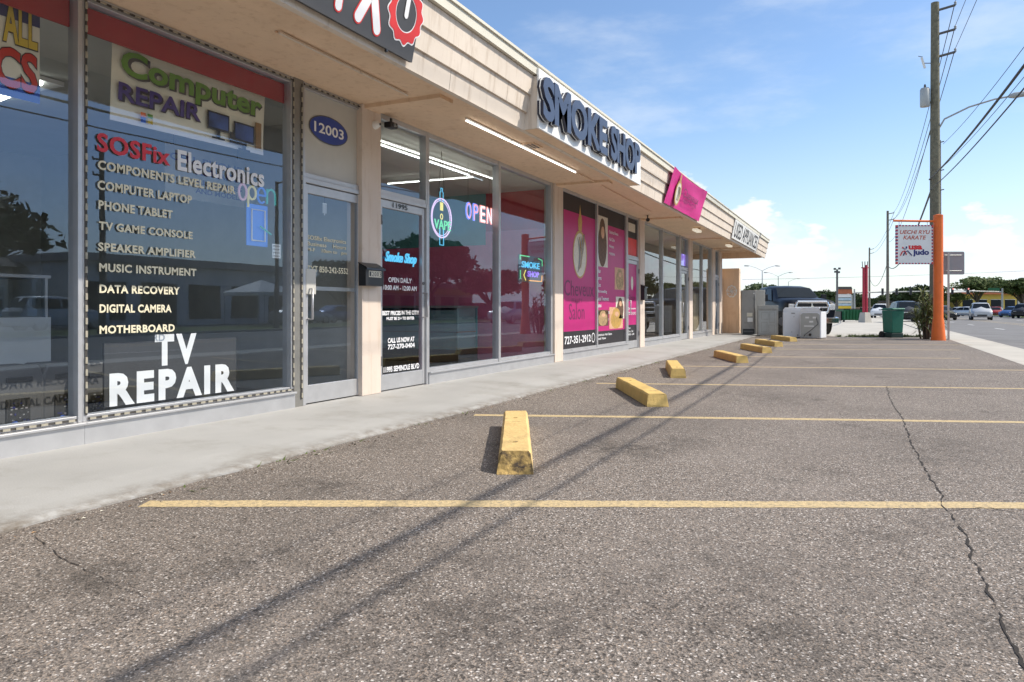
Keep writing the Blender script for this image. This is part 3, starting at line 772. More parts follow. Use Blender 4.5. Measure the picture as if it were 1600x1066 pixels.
# --- unit 3: salon, printed vinyl behind the glass
XC, XD = wx(930), wx(977.5)
w4 = window(P2[1], XC, 'glass_print'); w5 = window(XC, XD, 'glass_print', rm=.11)
D3 = (XD, P3[0])
t3 = transom(D3[0], D3[1], 2.23, 'glass_print'); d3 = door(D3[0], D3[1], 2.23, 'glass_print', stile=.06)
def salon():
    y = 4.990
    a, b = wx(880.5, y), XC - .03
    m = MB()
    m.box(P2[1] + .02, a, y, y + .004, .21, 3.2, 'vinyl_black')
    m.box(a, b, y, y + .004, .21, .575, 'vinyl_black'); m.box(a, b, y, y + .004, .575, 2.86, 'magenta'); m.box(a, b, y, y + .004, 2.86, 3.2, 'vinyl_black'); m.build('printed_film', w4)
    m = MB(); yy = y - .003
    cx, cz = (a + b) / 2 - .02, wz(902, 397, y)
    m.disc((cx, yy, cz), .40, .47, 'gold', n=40); m.disc((cx, yy - .001, cz - .01), .355, .425, 'ivory', n=40)
    # flowing hair drawn over the ivory oval, with a crown of gold above
    for k in range(6):
        pts = []
        for i in range(13):
            s = i / 12; pts.append((cx - .14 + .055 * k + .10 * math.sin(3.1 * s + k * .35), yy - .004, cz + .32 - .68 * s + .02 * k))
        m.tube(pts, [.006 + .020 * math.sin(math.pi * i / 12) for i in range(13)], 'hair' if k % 2 else 'gray', 5)
    m.add([(cx - .09, yy - .002, cz + .47), (cx + .09, yy - .002, cz + .47), (cx + .12, yy - .002, cz + .66), (cx + .05, yy - .002, cz + .80), (cx, yy - .002, cz + .98), (cx - .05, yy - .002, cz + .78), (cx - .12, yy - .002, cz + .66)], [tuple(range(7))], 'gold')
    m.text('Cheveux', (a + .04, yy, wz(881, 462, y)), b - a - .14, .30, 'magenta_dark', bold=0.0); m.text('BEAUTY', (a + .42, yy, wz(893, 473, y)), .58, .08, 'magenta_dark', bold=.0, spacing=1.3)
    m.text('Salon', (a + .28, yy, wz(888, 500, y)), .86, .31, 'magenta_dark', bold=0.0)
    m.text('727-351-2912', (a + .05, yy, .335), b - a - .34, .15, 'vinyl_white', bold=.02)
    m.disc((b - .13, yy, .41), .10, .10, 'vinyl_white', r_in=.8, n=24); m.text('(', (b - .17, yy, .37), .03, .08, 'vinyl_white', shear=.4)
    m.build('lettering', w4, recalc=False)
    a, b = XC + .03, XD - .10
    m = MB()
    m.box(a, b, y, y + .004, .21, .53, 'vinyl_black'); m.box(a, b, y, y + .004, .53, 2.83, 'magenta'); m.box(a, b, y, y + .004, 2.83, 3.2, 'vinyl_black'); m.build('printed_film', w5)
    m = MB()
    def portrait(x0, x1, z0, z1, hair, bg='ivory', face=True):
        m.box(x0, x1, yy, yy + .002, z0, z1, bg); w_, h_ = x1 - x0, z1 - z0
        m.disc(((x0 + x1) / 2, yy - .001, z0 + h_ * .42), w_ * .40, h_ * .42, hair, n=20)
        m.disc(((x0 + x1) / 2, yy - .002, z0 + h_ * .70), w_ * .27, h_ * .26, hair, n=20)
        if face: m.disc(((x0 + x1) / 2 + w_ * .03, yy - .003, z0 + h_ * .68), w_ * .15, h_ * .12, 'skin_print', n=16)
    W = b - a
    portrait(a + .03, a + .03 + W * .36, 1.90, 2.98, 'hair_dark')
    portrait(a + W * .62, b - .05, 1.44, 1.94, 'hair', 'skin_print'); portrait(a + W * .66, b - .05, .78, 1.28, 'hair_dark')
    portrait(a + .06, a + W * .40, .64, .98, 'hair', 'hair_dark'); portrait(a + W * .43, a + W * .92, .56, 1.04, 'gold', 'skin_print')
    for i, t in enumerate(('Dominican Blowout', 'Full Color', 'Balayage', 'Highlights')):
        m.text('\u2022' + t, (a + W * .42, yy, 2.66 - i * .16), min(W * .54, .036 * len(t) + .06), .075, 'vinyl_white', bold=.01)
    for i, t in enumerate(('Hair', 'Perms', 'Cuts', 'Microneedling', 'Facial Treatment', 'Botox', 'Keratin Treatment', 'Detox Treatments')):
        m.text('\u2022' + t, (a + .03, yy, 1.76 - i * .145), min(W * .60, .046 * len(t) + .08), .085, 'vinyl_white', bold=.015)
    m.text('Dominican Hair Salon', (a + .03, yy, .43), W * .5, .05, 'vinyl_white'); m.text('Book Now', (a + .03, yy, .35), W * .3, .05, 'vinyl_white')
    m.build('lettering', w5, recalc=False)
    a, b = D3[0] + .11, D3[1] - .11
    m = MB(); m.box(a, b, 4.984, 4.987, .26, .62, 'vinyl_black'); m.box(a, b, 4.984, 4.987, .62, 2.08, 'magenta'); m.build('printed_film', d3)
    m = MB(); m.disc(((a + b) / 2, 4.981, 1.62), .10, .17, 'ivory'); m.text('Cheveux', (a + .1, 4.981, 1.22), b - a - .2, .12, 'magenta_dark', bold=0)
    m.text('@cheveuxsalon', (a + .04, 4.981, .98), b - a - .08, .06, 'vinyl_white'); m.text('727-351-2912', (a + .04, 4.981, .86), b - a - .08, .07, 'vinyl_white')
    for i, t in enumerate(('Open', 'Tue - Sat', '9:00 - 6:00')): m.text(t, (a + .05, 4.981, .52 - .075 * i), .045 * len(t), .05, 'vinyl_white')
    m.build('lettering', d3, recalc=False)
    a, b = D3[0] + .05, D3[1] - .05
    m = MB(); m.box(a, b, y, y + .004, 2.70, 3.17, 'vinyl_black'); m.box(a, b, y, y + .004, 2.29, 2.70, 'sign_red'); m.box(a + .14, b - .14, y - .004, y - .001, 2.86, 3.06, 'ivory'); m.build('printed_film', t3)
salon()

# --- unit 4: appliance shop
XF, XG = wx(1033), wx(1059.5)
w6 = window(P3[1], XF, 'glass_sky'); w7 = window(XF, XG, 'glass_sky')
D4 = (wx(1061.5), P4[0]); mu = MB(); mu.box(XG, D4[0], 4.94, 5.06, ZW, ZT, 'alu'); mu.build('mullion', bld)
t4 = transom(D4[0], D4[1], 2.25, 'glass_clear'); d4 = door(D4[0], D4[1], 2.25, 'glass_sky', stile=.07)
m = MB(); m.box(D4[0] + .1, D4[1] - .1, 5.02, 5.03, 2.36, 2.72, 'violetneon'); m.build('lit_sign', t4)
XH = wx(1095.5)
w8 = window(P4[1], XH, 'glass_sky'); w9 = window(XH, P5[0], 'glass_sky')
D5 = (P5[1], P6[0]); t5 = transom(D5[0], D5[1], 2.25, 'glass'); d5 = door(D5[0], D5[1], 2.25, 'glass', stile=.07)

# ------------------------------------------------------------------ signs and fittings on the front
UZ = Vector((0, -.2065, .9785))        # up along the leaning fascia
def on_fascia(x, s, off=0.0):           # s metres up the slope from the fascia's lower edge
    p = Vector((x, 3.37, 2.98)) + UZ * s; return p + Vector((0, -.9785, -.2065)) * off
def capsule(mb, a, b, r, m, n=10):
    a, b = Vector(a), Vector(b); d = (b - a).normalized(); q = Vector((0, -.9785, -.2065)).cross(d).normalized()
    pts = [b + (d * math.sin(t) + q * math.cos(t)) * r for t in [math.pi * i / n for i in range(n + 1)]] + [a - (d * math.sin(t) + q * math.cos(t)) * r for t in [math.pi * i / n for i in range(n + 1)]]
    mb.add(pts, [tuple(range(len(pts)))], m)
def panel_on_fascia(mb, x0, x1, s0, s1, o0, o1, m, slant=0.0):
    A = [on_fascia(x0, s0, o0), on_fascia(x1, s0, o0), on_fascia(x1 + slant, s1, o0), on_fascia(x0 + slant, s1, o0)]
    B = [on_fascia(x0, s0, o1), on_fascia(x1, s0, o1), on_fascia(x1 + slant, s1, o1), on_fascia(x0 + slant, s1, o1)]
    mb.add(A + B, [(0, 1, 2, 3), (4, 5, 6, 7), (0, 1, 5, 4), (1, 2, 6, 5), (2, 3, 7, 6), (3, 0, 4, 7)], m)
def repair_sign():
    x0, x1 = 1.2, on_y(640, 95, 3.34)[0]
    t = thing('shop_sign', 'charcoal fascia sign with white red-edged letters and red gear', 'sign', (x0 + 2, 3.36, 2.98))
    m = MB(); panel_on_fascia(m, x0, x1, .045, .74, .015, .045, 'sign_gray'); m.build('panel', t)
    m = MB()
    def stroke(pts, r):
        for a, b in zip(pts, pts[1:]):
            capsule(m, on_fascia(*a, .0485), on_fascia(*b, .0485), r + .011, 'sign_red'); 
        for a, b in zip(pts, pts[1:]): capsule(m, on_fascia(*a, .051), on_fascia(*b, .051), r, 'vinyl_white')
    xi = wx(527, 3.3)
    stroke([(xi, .15), (xi - .02, .62)], .035)
    xx = wx(571, 3.3)
    stroke([(xx - .10, .155), (xx + .02, .40), (xx - .12, .62)], .042); stroke([(xx + .13, .14), (xx + .02, .40), (xx + .14, .62)], .042)
    xf = xi - .40; stroke([(xf, .15), (xf, .62), (xf + .24, .62)], .035); stroke([(xf, .40), (xf + .18, .40)], .035)
    xs = xf - .5
    for k in range(3):
        c = xs - .44 * k; r_ = [(c + .15 * math.cos(a), .39 + .22 * math.sin(a)) for a in [2 * math.pi * i / 14 for i in range(15)]]
        if k == 1: stroke(r_, .032)
        else: stroke([(c + .15, .56), (c + .02, .62), (c - .12, .53), (c - .08, .42), (c + .1, .36), (c + .15, .25), (c, .16), (c - .14, .22)], .032)
    m.build('lettering', t, recalc=False)
    g = MB(); xg = wx(631, 3.27); c = on_fascia(xg, .37, .048)
    g.disc(c, .235, .235, 'vinyl_white', uz=UZ, r_in=.57, n=96, wave=12, amp=.06); c = on_fascia(xg, .37, .0505)
    g.disc(c, .222, .222, 'sign_red', uz=UZ, r_in=.64, n=96, wave=12, amp=.06)
    capsule(g, on_fascia(xg, .36, .0505), on_fascia(xg, .66, .0505), .026, 'vinyl_white'); g.build('gear_emblem', t, recalc=False)
    m = MB(); m.lathe([(.012, -.02), (.012, 0)], on_fascia(x1 - .35, .03, .03), 'black', 8, 'y'); m.build('bracket', t)
repair_sign()
def smoke_sign():
    x0 = on_y(840.7, 202, 3.2)[0]; x1 = on_y(1000, 286, 3.2)[0]; z0, z1 = 2.985, 3.645
    t = thing('channel_letter_sign', 'white box sign with deep navy letters standing proud of the fascia', 'sign', ((x0 + x1) / 2, 3.3, 2.98))
    m = MB(); m.box(x0, x1, 3.19, 3.215, z0, z1, 'white'); m.build('panel', t, bevel=.004)
    m = MB(); m.box(x0, x0 + .02, 3.216, 3.40, z0, 3.56, 'siding'); m.box(x1 - .02, x1, 3.216, 3.40, z0, 3.56, 'alu'); m.box(x0 + .02, x1 - .02, 3.216, 3.37, z0, z0 + .015, 'peach'); m.build('return_frame', t)
    m = MB(); yb = 3.19; xa, xb = on_y(851, 150, 3.10)[0], on_y(1002.5, 240, 3.10)[0]
    zb, zt = 3.075, 3.56
    specs = [('SMOKE', xa, xa + (xb - xa) * .575), ('SHOP', xa + (xb - xa) * .615, xb)]
    for (s, a, b) in specs:
        m2 = MB(); m2.text(s, (a, yb, zb), b - a, zt - zb, 'navy', bold=.038, depth=.075, side='navy_dark', spacing=.93)
        m2.text(s, (a - .014, yb - .032, zb - .006), b - a + .028, zt - zb + .012, 'white', bold=.048, depth=.007, side='white', spacing=.93)
        m2.build('letters', t, recalc=False)
    m = MB(); m.tube([(x0 + 1.35, 3.75, 3.235), (x0 + 1.42, 3.6, 3.18), (x0 + 1.55, 3.45, 3.08), (x0 + 1.6, 3.38, 2.99)], .012, 'cable', 6); m.build('power_lead', t)
smoke_sign()
def salon_banner():
    x0, x1 = wx(1035, 3.36), wx(1090, 3.36)
    t = thing('fascia_banner', 'magenta cloth salon banner tied over the beige fascia', 'banner', ((x0 + x1) / 2, 3.36, 2.98))
    m = MB(); nx, nz = 24, 8; vs = []
    for j in range(nz + 1):
        for i in range(nx + 1):
            u, v = i / nx, j / nz
            off = .035 + .045 * v + .016 * math.sin(u * 9 + v * 4) * math.sin(math.pi * v) + .007 * math.sin(u * 23 - v * 5)
            vs.append(on_fascia(x0 + (x1 - x0) * u + .05 * v, .02 + (.70 - .05 * math.sin(math.pi * u)) * v, off))
    m.add(vs, [(j * (nx + 1) + i, j * (nx + 1) + i + 1, (j + 1) * (nx + 1) + i + 1, (j + 1) * (nx + 1) + i) for j in range(nz) for i in range(nx)], 'magenta_cloth', True); m.build('cloth', t, recalc=False)
    m = MB(); cx = x0 + .66
    m.disc(on_fascia(cx, .30, 0.097), .23, .24, 'gold', uz=UZ); m.disc(on_fascia(cx, .295, 0.099), .185, .20, 'ivory', uz=UZ)
    m.add([on_fascia(cx - .07, .53, 0.098), on_fascia(cx + .07, .53, 0.098), on_fascia(cx + .02, .67, 0.098), on_fascia(cx, .71, 0.098), on_fascia(cx - .02, .67, 0.098)], [(0, 1, 2, 3, 4)], 'gold')
    for k in range(4):
        m.tube([on_fascia(cx - .06 + .04 * k + .05 * math.sin(3 * i / 8), .42 - .25 * i / 8, .103) for i in range(9)], .010, 'hair' if k % 2 else 'gray', 5)
    m.text('Cheveux', on_fascia(cx + .40, .30, 0.097), 1.5, .17, 'magenta_dark', uz=UZ, bold=.0); m.text('BEAUTY SALON', on_fascia(cx + .55, .20, 0.097), 1.2, .06, 'magenta_dark', uz=UZ, bold=.0)
    m.build('print', t, recalc=False)
salon_banner()
def appliance_sign():
    x0, x1 = wx(1142, 3.35), wx(1180, 3.35)
    t = thing('fascia_sign', 'white fascia board with tall black condensed capitals about appliances', 'sign', ((x0 + x1) / 2, 3.36, 2.98))
    m = MB(); panel_on_fascia(m, x0, x1, .06, .60, .015, .035, 'white'); m.build('panel', t)
    m = MB(); m.text('USED APPLIANCES', on_fascia(x0 + .2, .11, .0385), x1 - x0 - .4, .44, 'black_matte', uz=UZ, bold=.012); m.build('lettering', t, recalc=False)
appliance_sign()

def fittings():
    # lit tubes under the canopy
    a, b = gnd(727, 188, 3.2), gnd(900, 270, 3.2); d = b - a
    for i, w_ in enumerate(('first lit tube under the canopy, nearest the numbered pillar', 'middle lit tube of the row under the canopy', 'lit tube under the canopy nearest the navy letters')):
        p = a + d * (i / 3 + .006); q = a + d * ((i + 1) / 3 - .006)
        t = thing('tube_light', 'slim white ' + w_, 'light', p, group='lit tubes under the canopy')
        m = MB(); m.tube([p + Vector((0, 0, .0)), q], .010, 'tube', 8); m.build('tube', t)
        m = MB(); m.tube([p + Vector((0, 0, .024)), q + Vector((0, 0, .024))], .017, 'white', 4, False); m.build('housing', t)
    # bare conduit at unit 1
    a, b = gnd(436, 51, 3.215), gnd(637, 149, 3.215)
    m = MB(); m.tube([a, b], .012, 'siding', 8); m.tube([a + Vector((0, .035, .01)), b + Vector((0, .035, .01))], .010, 'peach', 6)
    m.build('conduit', label='thin beige conduit running along the soffit above the blue number oval', category='conduit')
    a, b = gnd(905, 272, 3.215), gnd(1016, 331, 3.215)
    m = MB(); m.tube([a, b], .010, 'peach', 8); m.build('conduit', label='thin painted conduit along the soffit above the salon posters', category='conduit')
    for i, (px, py, l) in enumerate(((1089, 359, 'opal soffit lamp on a round base in front of the salon banner'), (1139, 383, 'opal soffit lamp farther along, under the white board with black capitals'))):
        p = gnd(px, py, 3.19)
        t = thing('soffit_lamp', l, 'lamp', (p.x, p.y, 3.24), group='opal soffit lamps')
        m = MB(); m.lathe([(.09, 3.20), (.10, 3.24)], (p.x, p.y, 0), 'wood_in', 20); m.build('base', t)
        m = MB(); m.box(p.x - .30, p.x + .30, p.y - .075, p.y + .075, 3.13, 3.20, 'tube_dim'); m.build('diffuser', t, bevel=.02)
    p = gnd(824, 229, 3.225); m = MB(); m.box(p.x - .16, p.x + .16, p.y - .16, p.y + .16, 3.222, 3.239, 'peach')
    for k in range(5): m.box(p.x - .13, p.x + .13, p.y - .13 + .055 * k, p.y - .11 + .055 * k, 3.216, 3.2215, 'gray_dark')
    m.build('soffit_vent', label='small square vent in the soffit beside the lit tubes', category='vent')
    # cameras
    c = Vector((wx(589, 4.88), 4.91, wz(589, 195, 4.88)))
    t = thing('dome_camera', 'small white dome camera on the peach pillar head', 'camera', c)
    m = MB(); m.lathe([(.045, -.03), (.05, 0)], c, 'white', 16, 'y'); m.build('base', t)
    m = MB(); m.lathe([(.006, -.075), (.028, -.06), (.04, -.031)], c, 'white', 16, 'y'); m.lathe([(.012, -.08), (.014, -.068)], c, 'black', 10, 'y'); m.build('dome', t)
    c = Vector((wx(611, 4.9), 4.9, wz(611, 196, 4.9)))
    t = thing('box_camera', 'black box camera under the canopy beside the white dome', 'camera', c)
    m = MB(); m.box(c.x - .07, c.x + .07, c.y - .05, c.y + .05, c.z - .035, c.z + .03, 'black'); m.build('body', t, bevel=.01)
    m = MB(); m.lathe([(.022, -.075), (.022, -.05)], c, 'gray', 12, 'y'); m.lathe([(.014, -.078), (.014, -.0755)], c, 'black', 12, 'y'); m.build('lens', t)
    m = MB(); m.box(c.x - .012, c.x + .012, c.y - .01, c.y + .01, c.z + .03, 3.2, 'black'); m.build('bracket', t)
    c = Vector((wx(1012, 4.6), 4.6, 3.13)); t = thing('bullet_camera', 'dark bullet camera hanging by the salon end beam', 'camera', c)
    m = MB(); m.tube([c + Vector((-.09, -.03, -.01)), c + Vector((.09, .03, .01))], .045, 'black', 12); m.build('body', t)
    m = MB(); m.tube([c, c + Vector((0, 0, .12))], .015, 'black', 6); m.build('bracket', t)
    # mailboxes
    def mailbox(x0, x1, z0, z1, y, label, num):
        t = thing('mailbox', label, 'mailbox', ((x0 + x1) / 2, y, z0), group='black wall mailboxes')
        m = MB(); m.prism([(y, z0), (y - .10, z0), (y - .10, z1 - .07), (y, z1 - .02)], 'x', x0, x1, 'black'); m.build('body', t, bevel=.006)
        m = MB(); m.prism([(y + .001, z1 - .012), (y - .118, z1 - .075), (y - .122, z1 - .10), (y - .106, z1 - .095), (y - .104, z1 - .066), (y + .001, z1 - .026)], 'x', x0 - .008, x1 + .008, 'black'); m.build('lid', t, bevel=.003)
        if num:
            m = MB(); w_ = (x1 - x0 - .10) / 5
            for i, ch in enumerate(num):
                xx = x0 + .05 + i * w_; m.box(xx + .002, xx + w_ - .002, y - .1025, y - .1005, z1 - .175, z1 - .105, 'ivory'); m.text(ch, (xx + .008, y - .104, z1 - .165), w_ - .016, .05, 'black', bold=.01)
            m.build('number_plate', t, recalc=False)
    mailbox(wx(573, 4.80), wx(601, 4.80), wz(585, 447, 4.80), wz(573, 408, 4.85), 4.91, 'black mailbox with white number tiles on the pillar by the silver doors', '12003')
    mailbox(P3[0] + .02, P3[0] + .26, 1.22, 1.62, 4.91, 'plain black mailbox on the pillar right of the salon door', None)
    # emblem on the wing wall
    c = Vector((30.25, 4.72, wz(1143, 455, 4.7))); 
    a_, b_, v_ = ray(1143, 455.5); tt = 30.2 / a_; c = Vector((30.24, b_ * tt, CAMH + v_ * tt))
    m = MB()
    m.disc((c.x - .01, c.y, c.z), .20, .24, 'white', ux=(0, -1, 0), r_in=.82, n=36, wave=9, amp=.06)
    for k in range(7):
        a = 2 * math.pi * k / 7; m.tube([(c.x - .015, c.y + .03 * math.cos(a + i * .5), c.z + .0) if i == 0 else (c.x - .015 - .01 * (i % 2), c.y + .055 * i * math.cos(a + i * .45), c.z + .06 * i * math.sin(a + i * .45)) for i in range(4)], .014, 'white', 6)
    m.disc((c.x - .02, c.y, c.z), .05, .06, 'gray', ux=(0, -1, 0), n=16)
    m.build('wall_ornament', label='round pierced metal ornament on the peach wing wall', category='ornament', recalc=False)
fittings()

# ------------------------------------------------------------------ things inside and on the shop windows
def interior_one():
    y = 5.14
    # computer repair banner
    A, B, C_, D = [Vector((wx(px, y), y, wz(px, py, y))) for px, py in ((170, 187), (410, 243), (413, 152), (174, 63))]
    t = thing('repair_banner', 'cream window banner with green and purple lettering and two monitors', 'banner', (A.x, y, A.z))
    def P(u, v, o=0.0): 
        p = A.lerp(B, u).lerp(D.lerp(C_, u), v); p.y = y - .004 + .012 * math.sin(u * 7) * math.sin(v * 3.1) - o - .006; return p
    m = MB(); nx, nz = 20, 8
    m.add([P(i / nx, j / nz) for j in range(nz + 1) for i in range(nx + 1)], [(j * (nx + 1) + i, j * (nx + 1) + i + 1, (j + 1) * (nx + 1) + i + 1, (j + 1) * (nx + 1) + i) for j in range(nz) for i in range(nx)], 'banner', True)
    m.add([P(i / nx, v, .002) for v in (0, .06) for i in range(nx + 1)], [(i, i + 1, nx + 2 + i, nx + 1 + i) for i in range(nx)], 'vinyl_white'); m.build('cloth', t, recalc=False)
    m = MB()
    def btext(s, u0, u1, v0, v1, cm, om, bold, o):
        a, b, d = P(u0, v0, o), P(u1, v0, o), P(u0, v1, o); a.y = b.y = d.y = y - .03 - o
        ux = (b - a).normalized(); uz = (d - a); h = uz.length; uz.normalize(); w_ = (b - a).length
        m.text(s, a + Vector((.010, .002, -.010)), w_, h, om, ux=ux, uz=uz, bold=bold + .03); m.text(s, a, w_, h, cm, ux=ux, uz=uz, bold=bold)
    btext('Computer', .04, .965, .51, .93, 'banner_green', 'banner_shadow', .03, .0); btext('REPAIR', .03, .52, .27, .50, 'banner_purple', 'banner_shadow', .02, .002)
    for i, (u, v, c) in enumerate(((.17, .15, 'orangeneon'), (.21, .15, 'banner_green'), (.17, .09, 'banner_blue'), (.21, .09, 'banner_yellow'))):
        q = P(u, v, .03); m.box(q.x - .025, q.x + .02, q.y, q.y + .002, q.z - .025, q.z + .02, {'orangeneon': 'orange'}.get(c, c))
    def monitor(u0, u1, v0, v1):
        a, b = P(u0, v0, .03), P(u1, v1, .03); m.box(a.x, b.x, a.y, a.y + .003, a.z, b.z, 'black'); m.box(a.x + .015, b.x - .015, a.y - .002, a.y - .0005, a.z + .02, b.z - .015, 'screen')
        c = (a.x + b.x) / 2; m.box(c - .02, c + .02, a.y, a.y + .003, a.z - .06, a.z, 'black'); m.box(c - .07, c + .07, a.y, a.y + .003, a.z - .075, a.z - .06, 'black')
    monitor(.56, .71, .20, .47); monitor(.75, .90, .12, .42); q = P(.92, .08, .03); m.box(q.x, q.x + .07, q.y, q.y + .003, q.z, q.z + .24, 'wood_in'); q = P(.72, .06, .033); m.box(q.x, q.x + .20, q.y, q.y + .003, q.z, q.z + .10, 'sign_gray')
    m.build('print', t, recalc=False)
    m = MB()
    for q in (P(0, 1), P(1, 1)): m.tube([q, q + Vector((0, .02, .25))], .004, 'cable', 5)
    m.build('cord', t)
    # ALL ... CS banner
    x1 = wx(62, y); x0 = x1 - .62; z1, z0 = wz(62, 22, y), wz(62, 163, y)
    t = thing('electronics_banner', 'cream hanging banner with yellow and red words at the left edge', 'banner', (x0, y, z0))
    m = MB(); m.box(x0, x1, y, y + .004, z0, z1, 'banner'); m.box(x0, x1, y - .003, y - .001, z1 - .10, z1, 'banner_navy'); m.box(x0, x1, y - .003, y - .001, z0, z0 + .13, 'banner_blue'); m.build('cloth', t)
    m = MB()
    for s, a, b, z, h, c in (('ALL', wx(3, y), wx(57, y), z0 + .36, .27, 'banner_yellow'), ('ICS', wx(-24, y), wx(57, y), z0 + .055, .27, 'banner_red')):
        m.text(s, (a - .004, y - .008, z - .008), b - a + .012, h + .016, 'banner_shadow', bold=.05); m.text(s, (a, y - .012, z), b - a, h, c, bold=.03)
    m.build('lettering', t, recalc=False)
    # board with TV REPAIR
    yb = 5.06
    x0, x1 = wx(163, yb), wx(369, yb); z0, z1 = .27, wz(163, 541, yb)
    t = thing('window_board', 'black board standing in the window with big white block capitals', 'sign board', (x0, yb, z0))
    m = MB(); m.box(x0, x1, yb, yb + .02, z0, z1 + .02, 'black_matte'); m.build('board', t)
    m = MB(); yy = yb - .004
    m.text('TV', (wx(242, yy), yy, wz(242, 573, yy)), wx(307, yy) - wx(242, yy), wz(242, 523, yy) - wz(242, 573, yy), 'vinyl_white', bold=.05, spacing=1.35)
    m.text('REPAIR', (wx(171, yy), yy, wz(171, 636, yy)), wx(366, yy) - wx(171, yy), wz(171, 584, yy) - wz(171, 636, yy), 'vinyl_white', bold=.055, spacing=1.28)
    m.build('lettering', t, recalc=False)
    # neon and phone, given a faint glow
    yn = 5.05
    t = thing('neon_sign', 'faintly lit multicolour neon word above a blue phone outline', 'neon sign', (wx(400, yn), yn, wz(400, 383, yn)))
    m = MB(); s = 'open'; xs = [wx(p, yn) for p in (372, 386.5, 401, 416, 431)]; zb, zt = wz(372, 311, yn), wz(372, 285, yn)
    for i, c in enumerate(('dimpink', 'dimyellow', 'dimblue', 'dimgreen')):
        a, b = xs[i] + .01, xs[i + 1] - .01; w_ = b - a; zz = zb; h = (zt - zb) * .95
        if s[i] == 'o': pts = [(a + w_ / 2 + w_ / 2 * math.cos(q), yn, zz + h / 2 + h / 2 * math.sin(q)) for q in [6.283 * k / 16 for k in range(17)]]
        elif s[i] == 'p': pts = [(a, yn, zz - h * .40), (a, yn, zz + h * .55)] + [(a + w_ / 2 - w_ / 2 * math.cos(q), yn, zz + h * .55 + h * .42 * math.sin(q)) for q in [6.283 * k / 16 for k in range(17)]]
        elif s[i] == 'e': pts = [(a, yn, zz + h * .5), (b, yn, zz + h * .5)] + [(a + w_ / 2 + w_ / 2 * math.cos(q), yn, zz + h / 2 + h / 2 * math.sin(q)) for q in [5.4 * k / 12 for k in range(13)]]
        else: pts = [(a, yn, zz), (a, yn, zz + h), (a, yn, zz + h * .8)] + [(a + w_ / 2 - w_ / 2 * math.cos(q), yn, zz + h * .6 + h * .4 * math.sin(q)) for q in [3.14 * k / 8 for k in range(9)]] + [(b, yn, zz)]
        m.tube(pts, .011, c, 6)
    m.build('lettering', t)
    x0, x1 = wx(387, yn), wx(420, yn); z1, z0 = wz(387, 317, yn), wz(387, 383, yn)
    m = MB(); m.box(x0, x1, yn + .012, yn + .022, z0, z1, 'dimblue'); m.build('back_plate', t, bevel=.008)
    m = MB(); e = .05; m.tube([(x0 + e, yn, z0 + e), (x1 - e, yn, z0 + e), (x1 - e, yn, z1 - e), (x0 + e, yn, z1 - e), (x0 + e, yn, z0 + e)], .008, 'white', 6)
    m.tube([(x1 - .12, yn - .01, z1 - .2), (x1 + .02, yn - .01, z0 + .12)], .008, 'dimgreen', 6); m.build('phone_outline', t)
    m = MB(); m.box(wx(425, 5.02), wx(438, 5.02), 5.015, 5.02, wz(425, 403, 5.02), wz(425, 381, 5.02), 'white'); 
    for k in range(4): m.text('OPEN NOW', (wx(426.5, 5.012), 5.012, wz(426.5, 401 - 5.2 * k, 5.012)), wx(437, 5.012) - wx(426.5, 5.012), .014, 'gray_dark')
    m.build('window_notice', label='small white paper notice on the glass beside the phone outline', category='notice', recalc=False)
    # faded poster deeper inside
    yp = 6.2; x0, x1 = wx(258, yp), wx(382, yp); zt, zb = wz(258, 222, yp), wz(258, 305, yp)
    t = thing('phone_poster', 'faded grey poster with purple phone repair words behind the glass', 'poster', (x0, yp, zb))
    m = MB(); m.box(x0, x1, yp, yp + .01, zb, zt, 'wall_gray'); m.build('sheet', t)
    m = MB()
    for s, u, v, h in (('CELL PHONE', .05, .70, .14), ('REPAIRS', .35, .50, .14), ('ALL MAKES', .35, .32, .10), ('AND MODELS', .35, .14, .10)):
        m.text(s, (x0 + (x1 - x0) * u, yp - .004, zb + (zt - zb) * v), (x1 - x0) * (.96 - u), (zt - zb) * h, 'banner_purple', bold=.03)
    m.build('lettering', t, recalc=False)
    m = MB(); 
    for a in (x0 + .1, x1 - .1): m.tube([(a, yp, zt), (a, yp, 3.16)], .004, 'cable', 5)
    m.build('cord', t)
    # counter with glass case
    t = thing('display_counter', 'white fronted counter with a low glass case inside the repair shop', 'counter', (2.6, 7.3, .05))
    m = MB(); m.box(.2, 4.6, 7.2, 7.8, .05, .92, 'white_matte'); m.box(1.9, 1.915, 7.19, 7.2, .1, .9, 'gray'); m.box(3.3, 3.315, 7.19, 7.2, .1, .9, 'gray'); m.build('base', t)
    m = MB()
    for x_ in (.22, 1.9, 3.3, 4.57): m.box(x_ - .012, x_ + .012, 7.22, 7.245, .92, 1.30, 'alu')
    m.box(.2, 4.6, 7.2, 7.78, 1.30, 1.33, 'alu'); m.build('case_frame', t)
    m = MB(); m.quad((.23, 7.23, .93), (4.56, 7.23, .93), (4.56, 7.23, 1.30), (.23, 7.23, 1.30), 'glass_clear'); m.build('case_glass', t, recalc=False)
    for i, (x_, r_) in enumerate(((1.0, .09), (1.3, .07), (2.2, .10), (2.55, .07), (2.9, .09))):
        m = MB(); m.tube([(x_ + r_ * math.cos(a), 7.5 + r_ * .5 * math.sin(2 * a), .95 + r_ * .8 + r_ * .7 * math.sin(a)) for a in ellip(18)], .016, 'black', 6)
        m.build('cable_coil', label='coil of black cable lying in the glass counter case', category='cable', group='cable coils in the case')
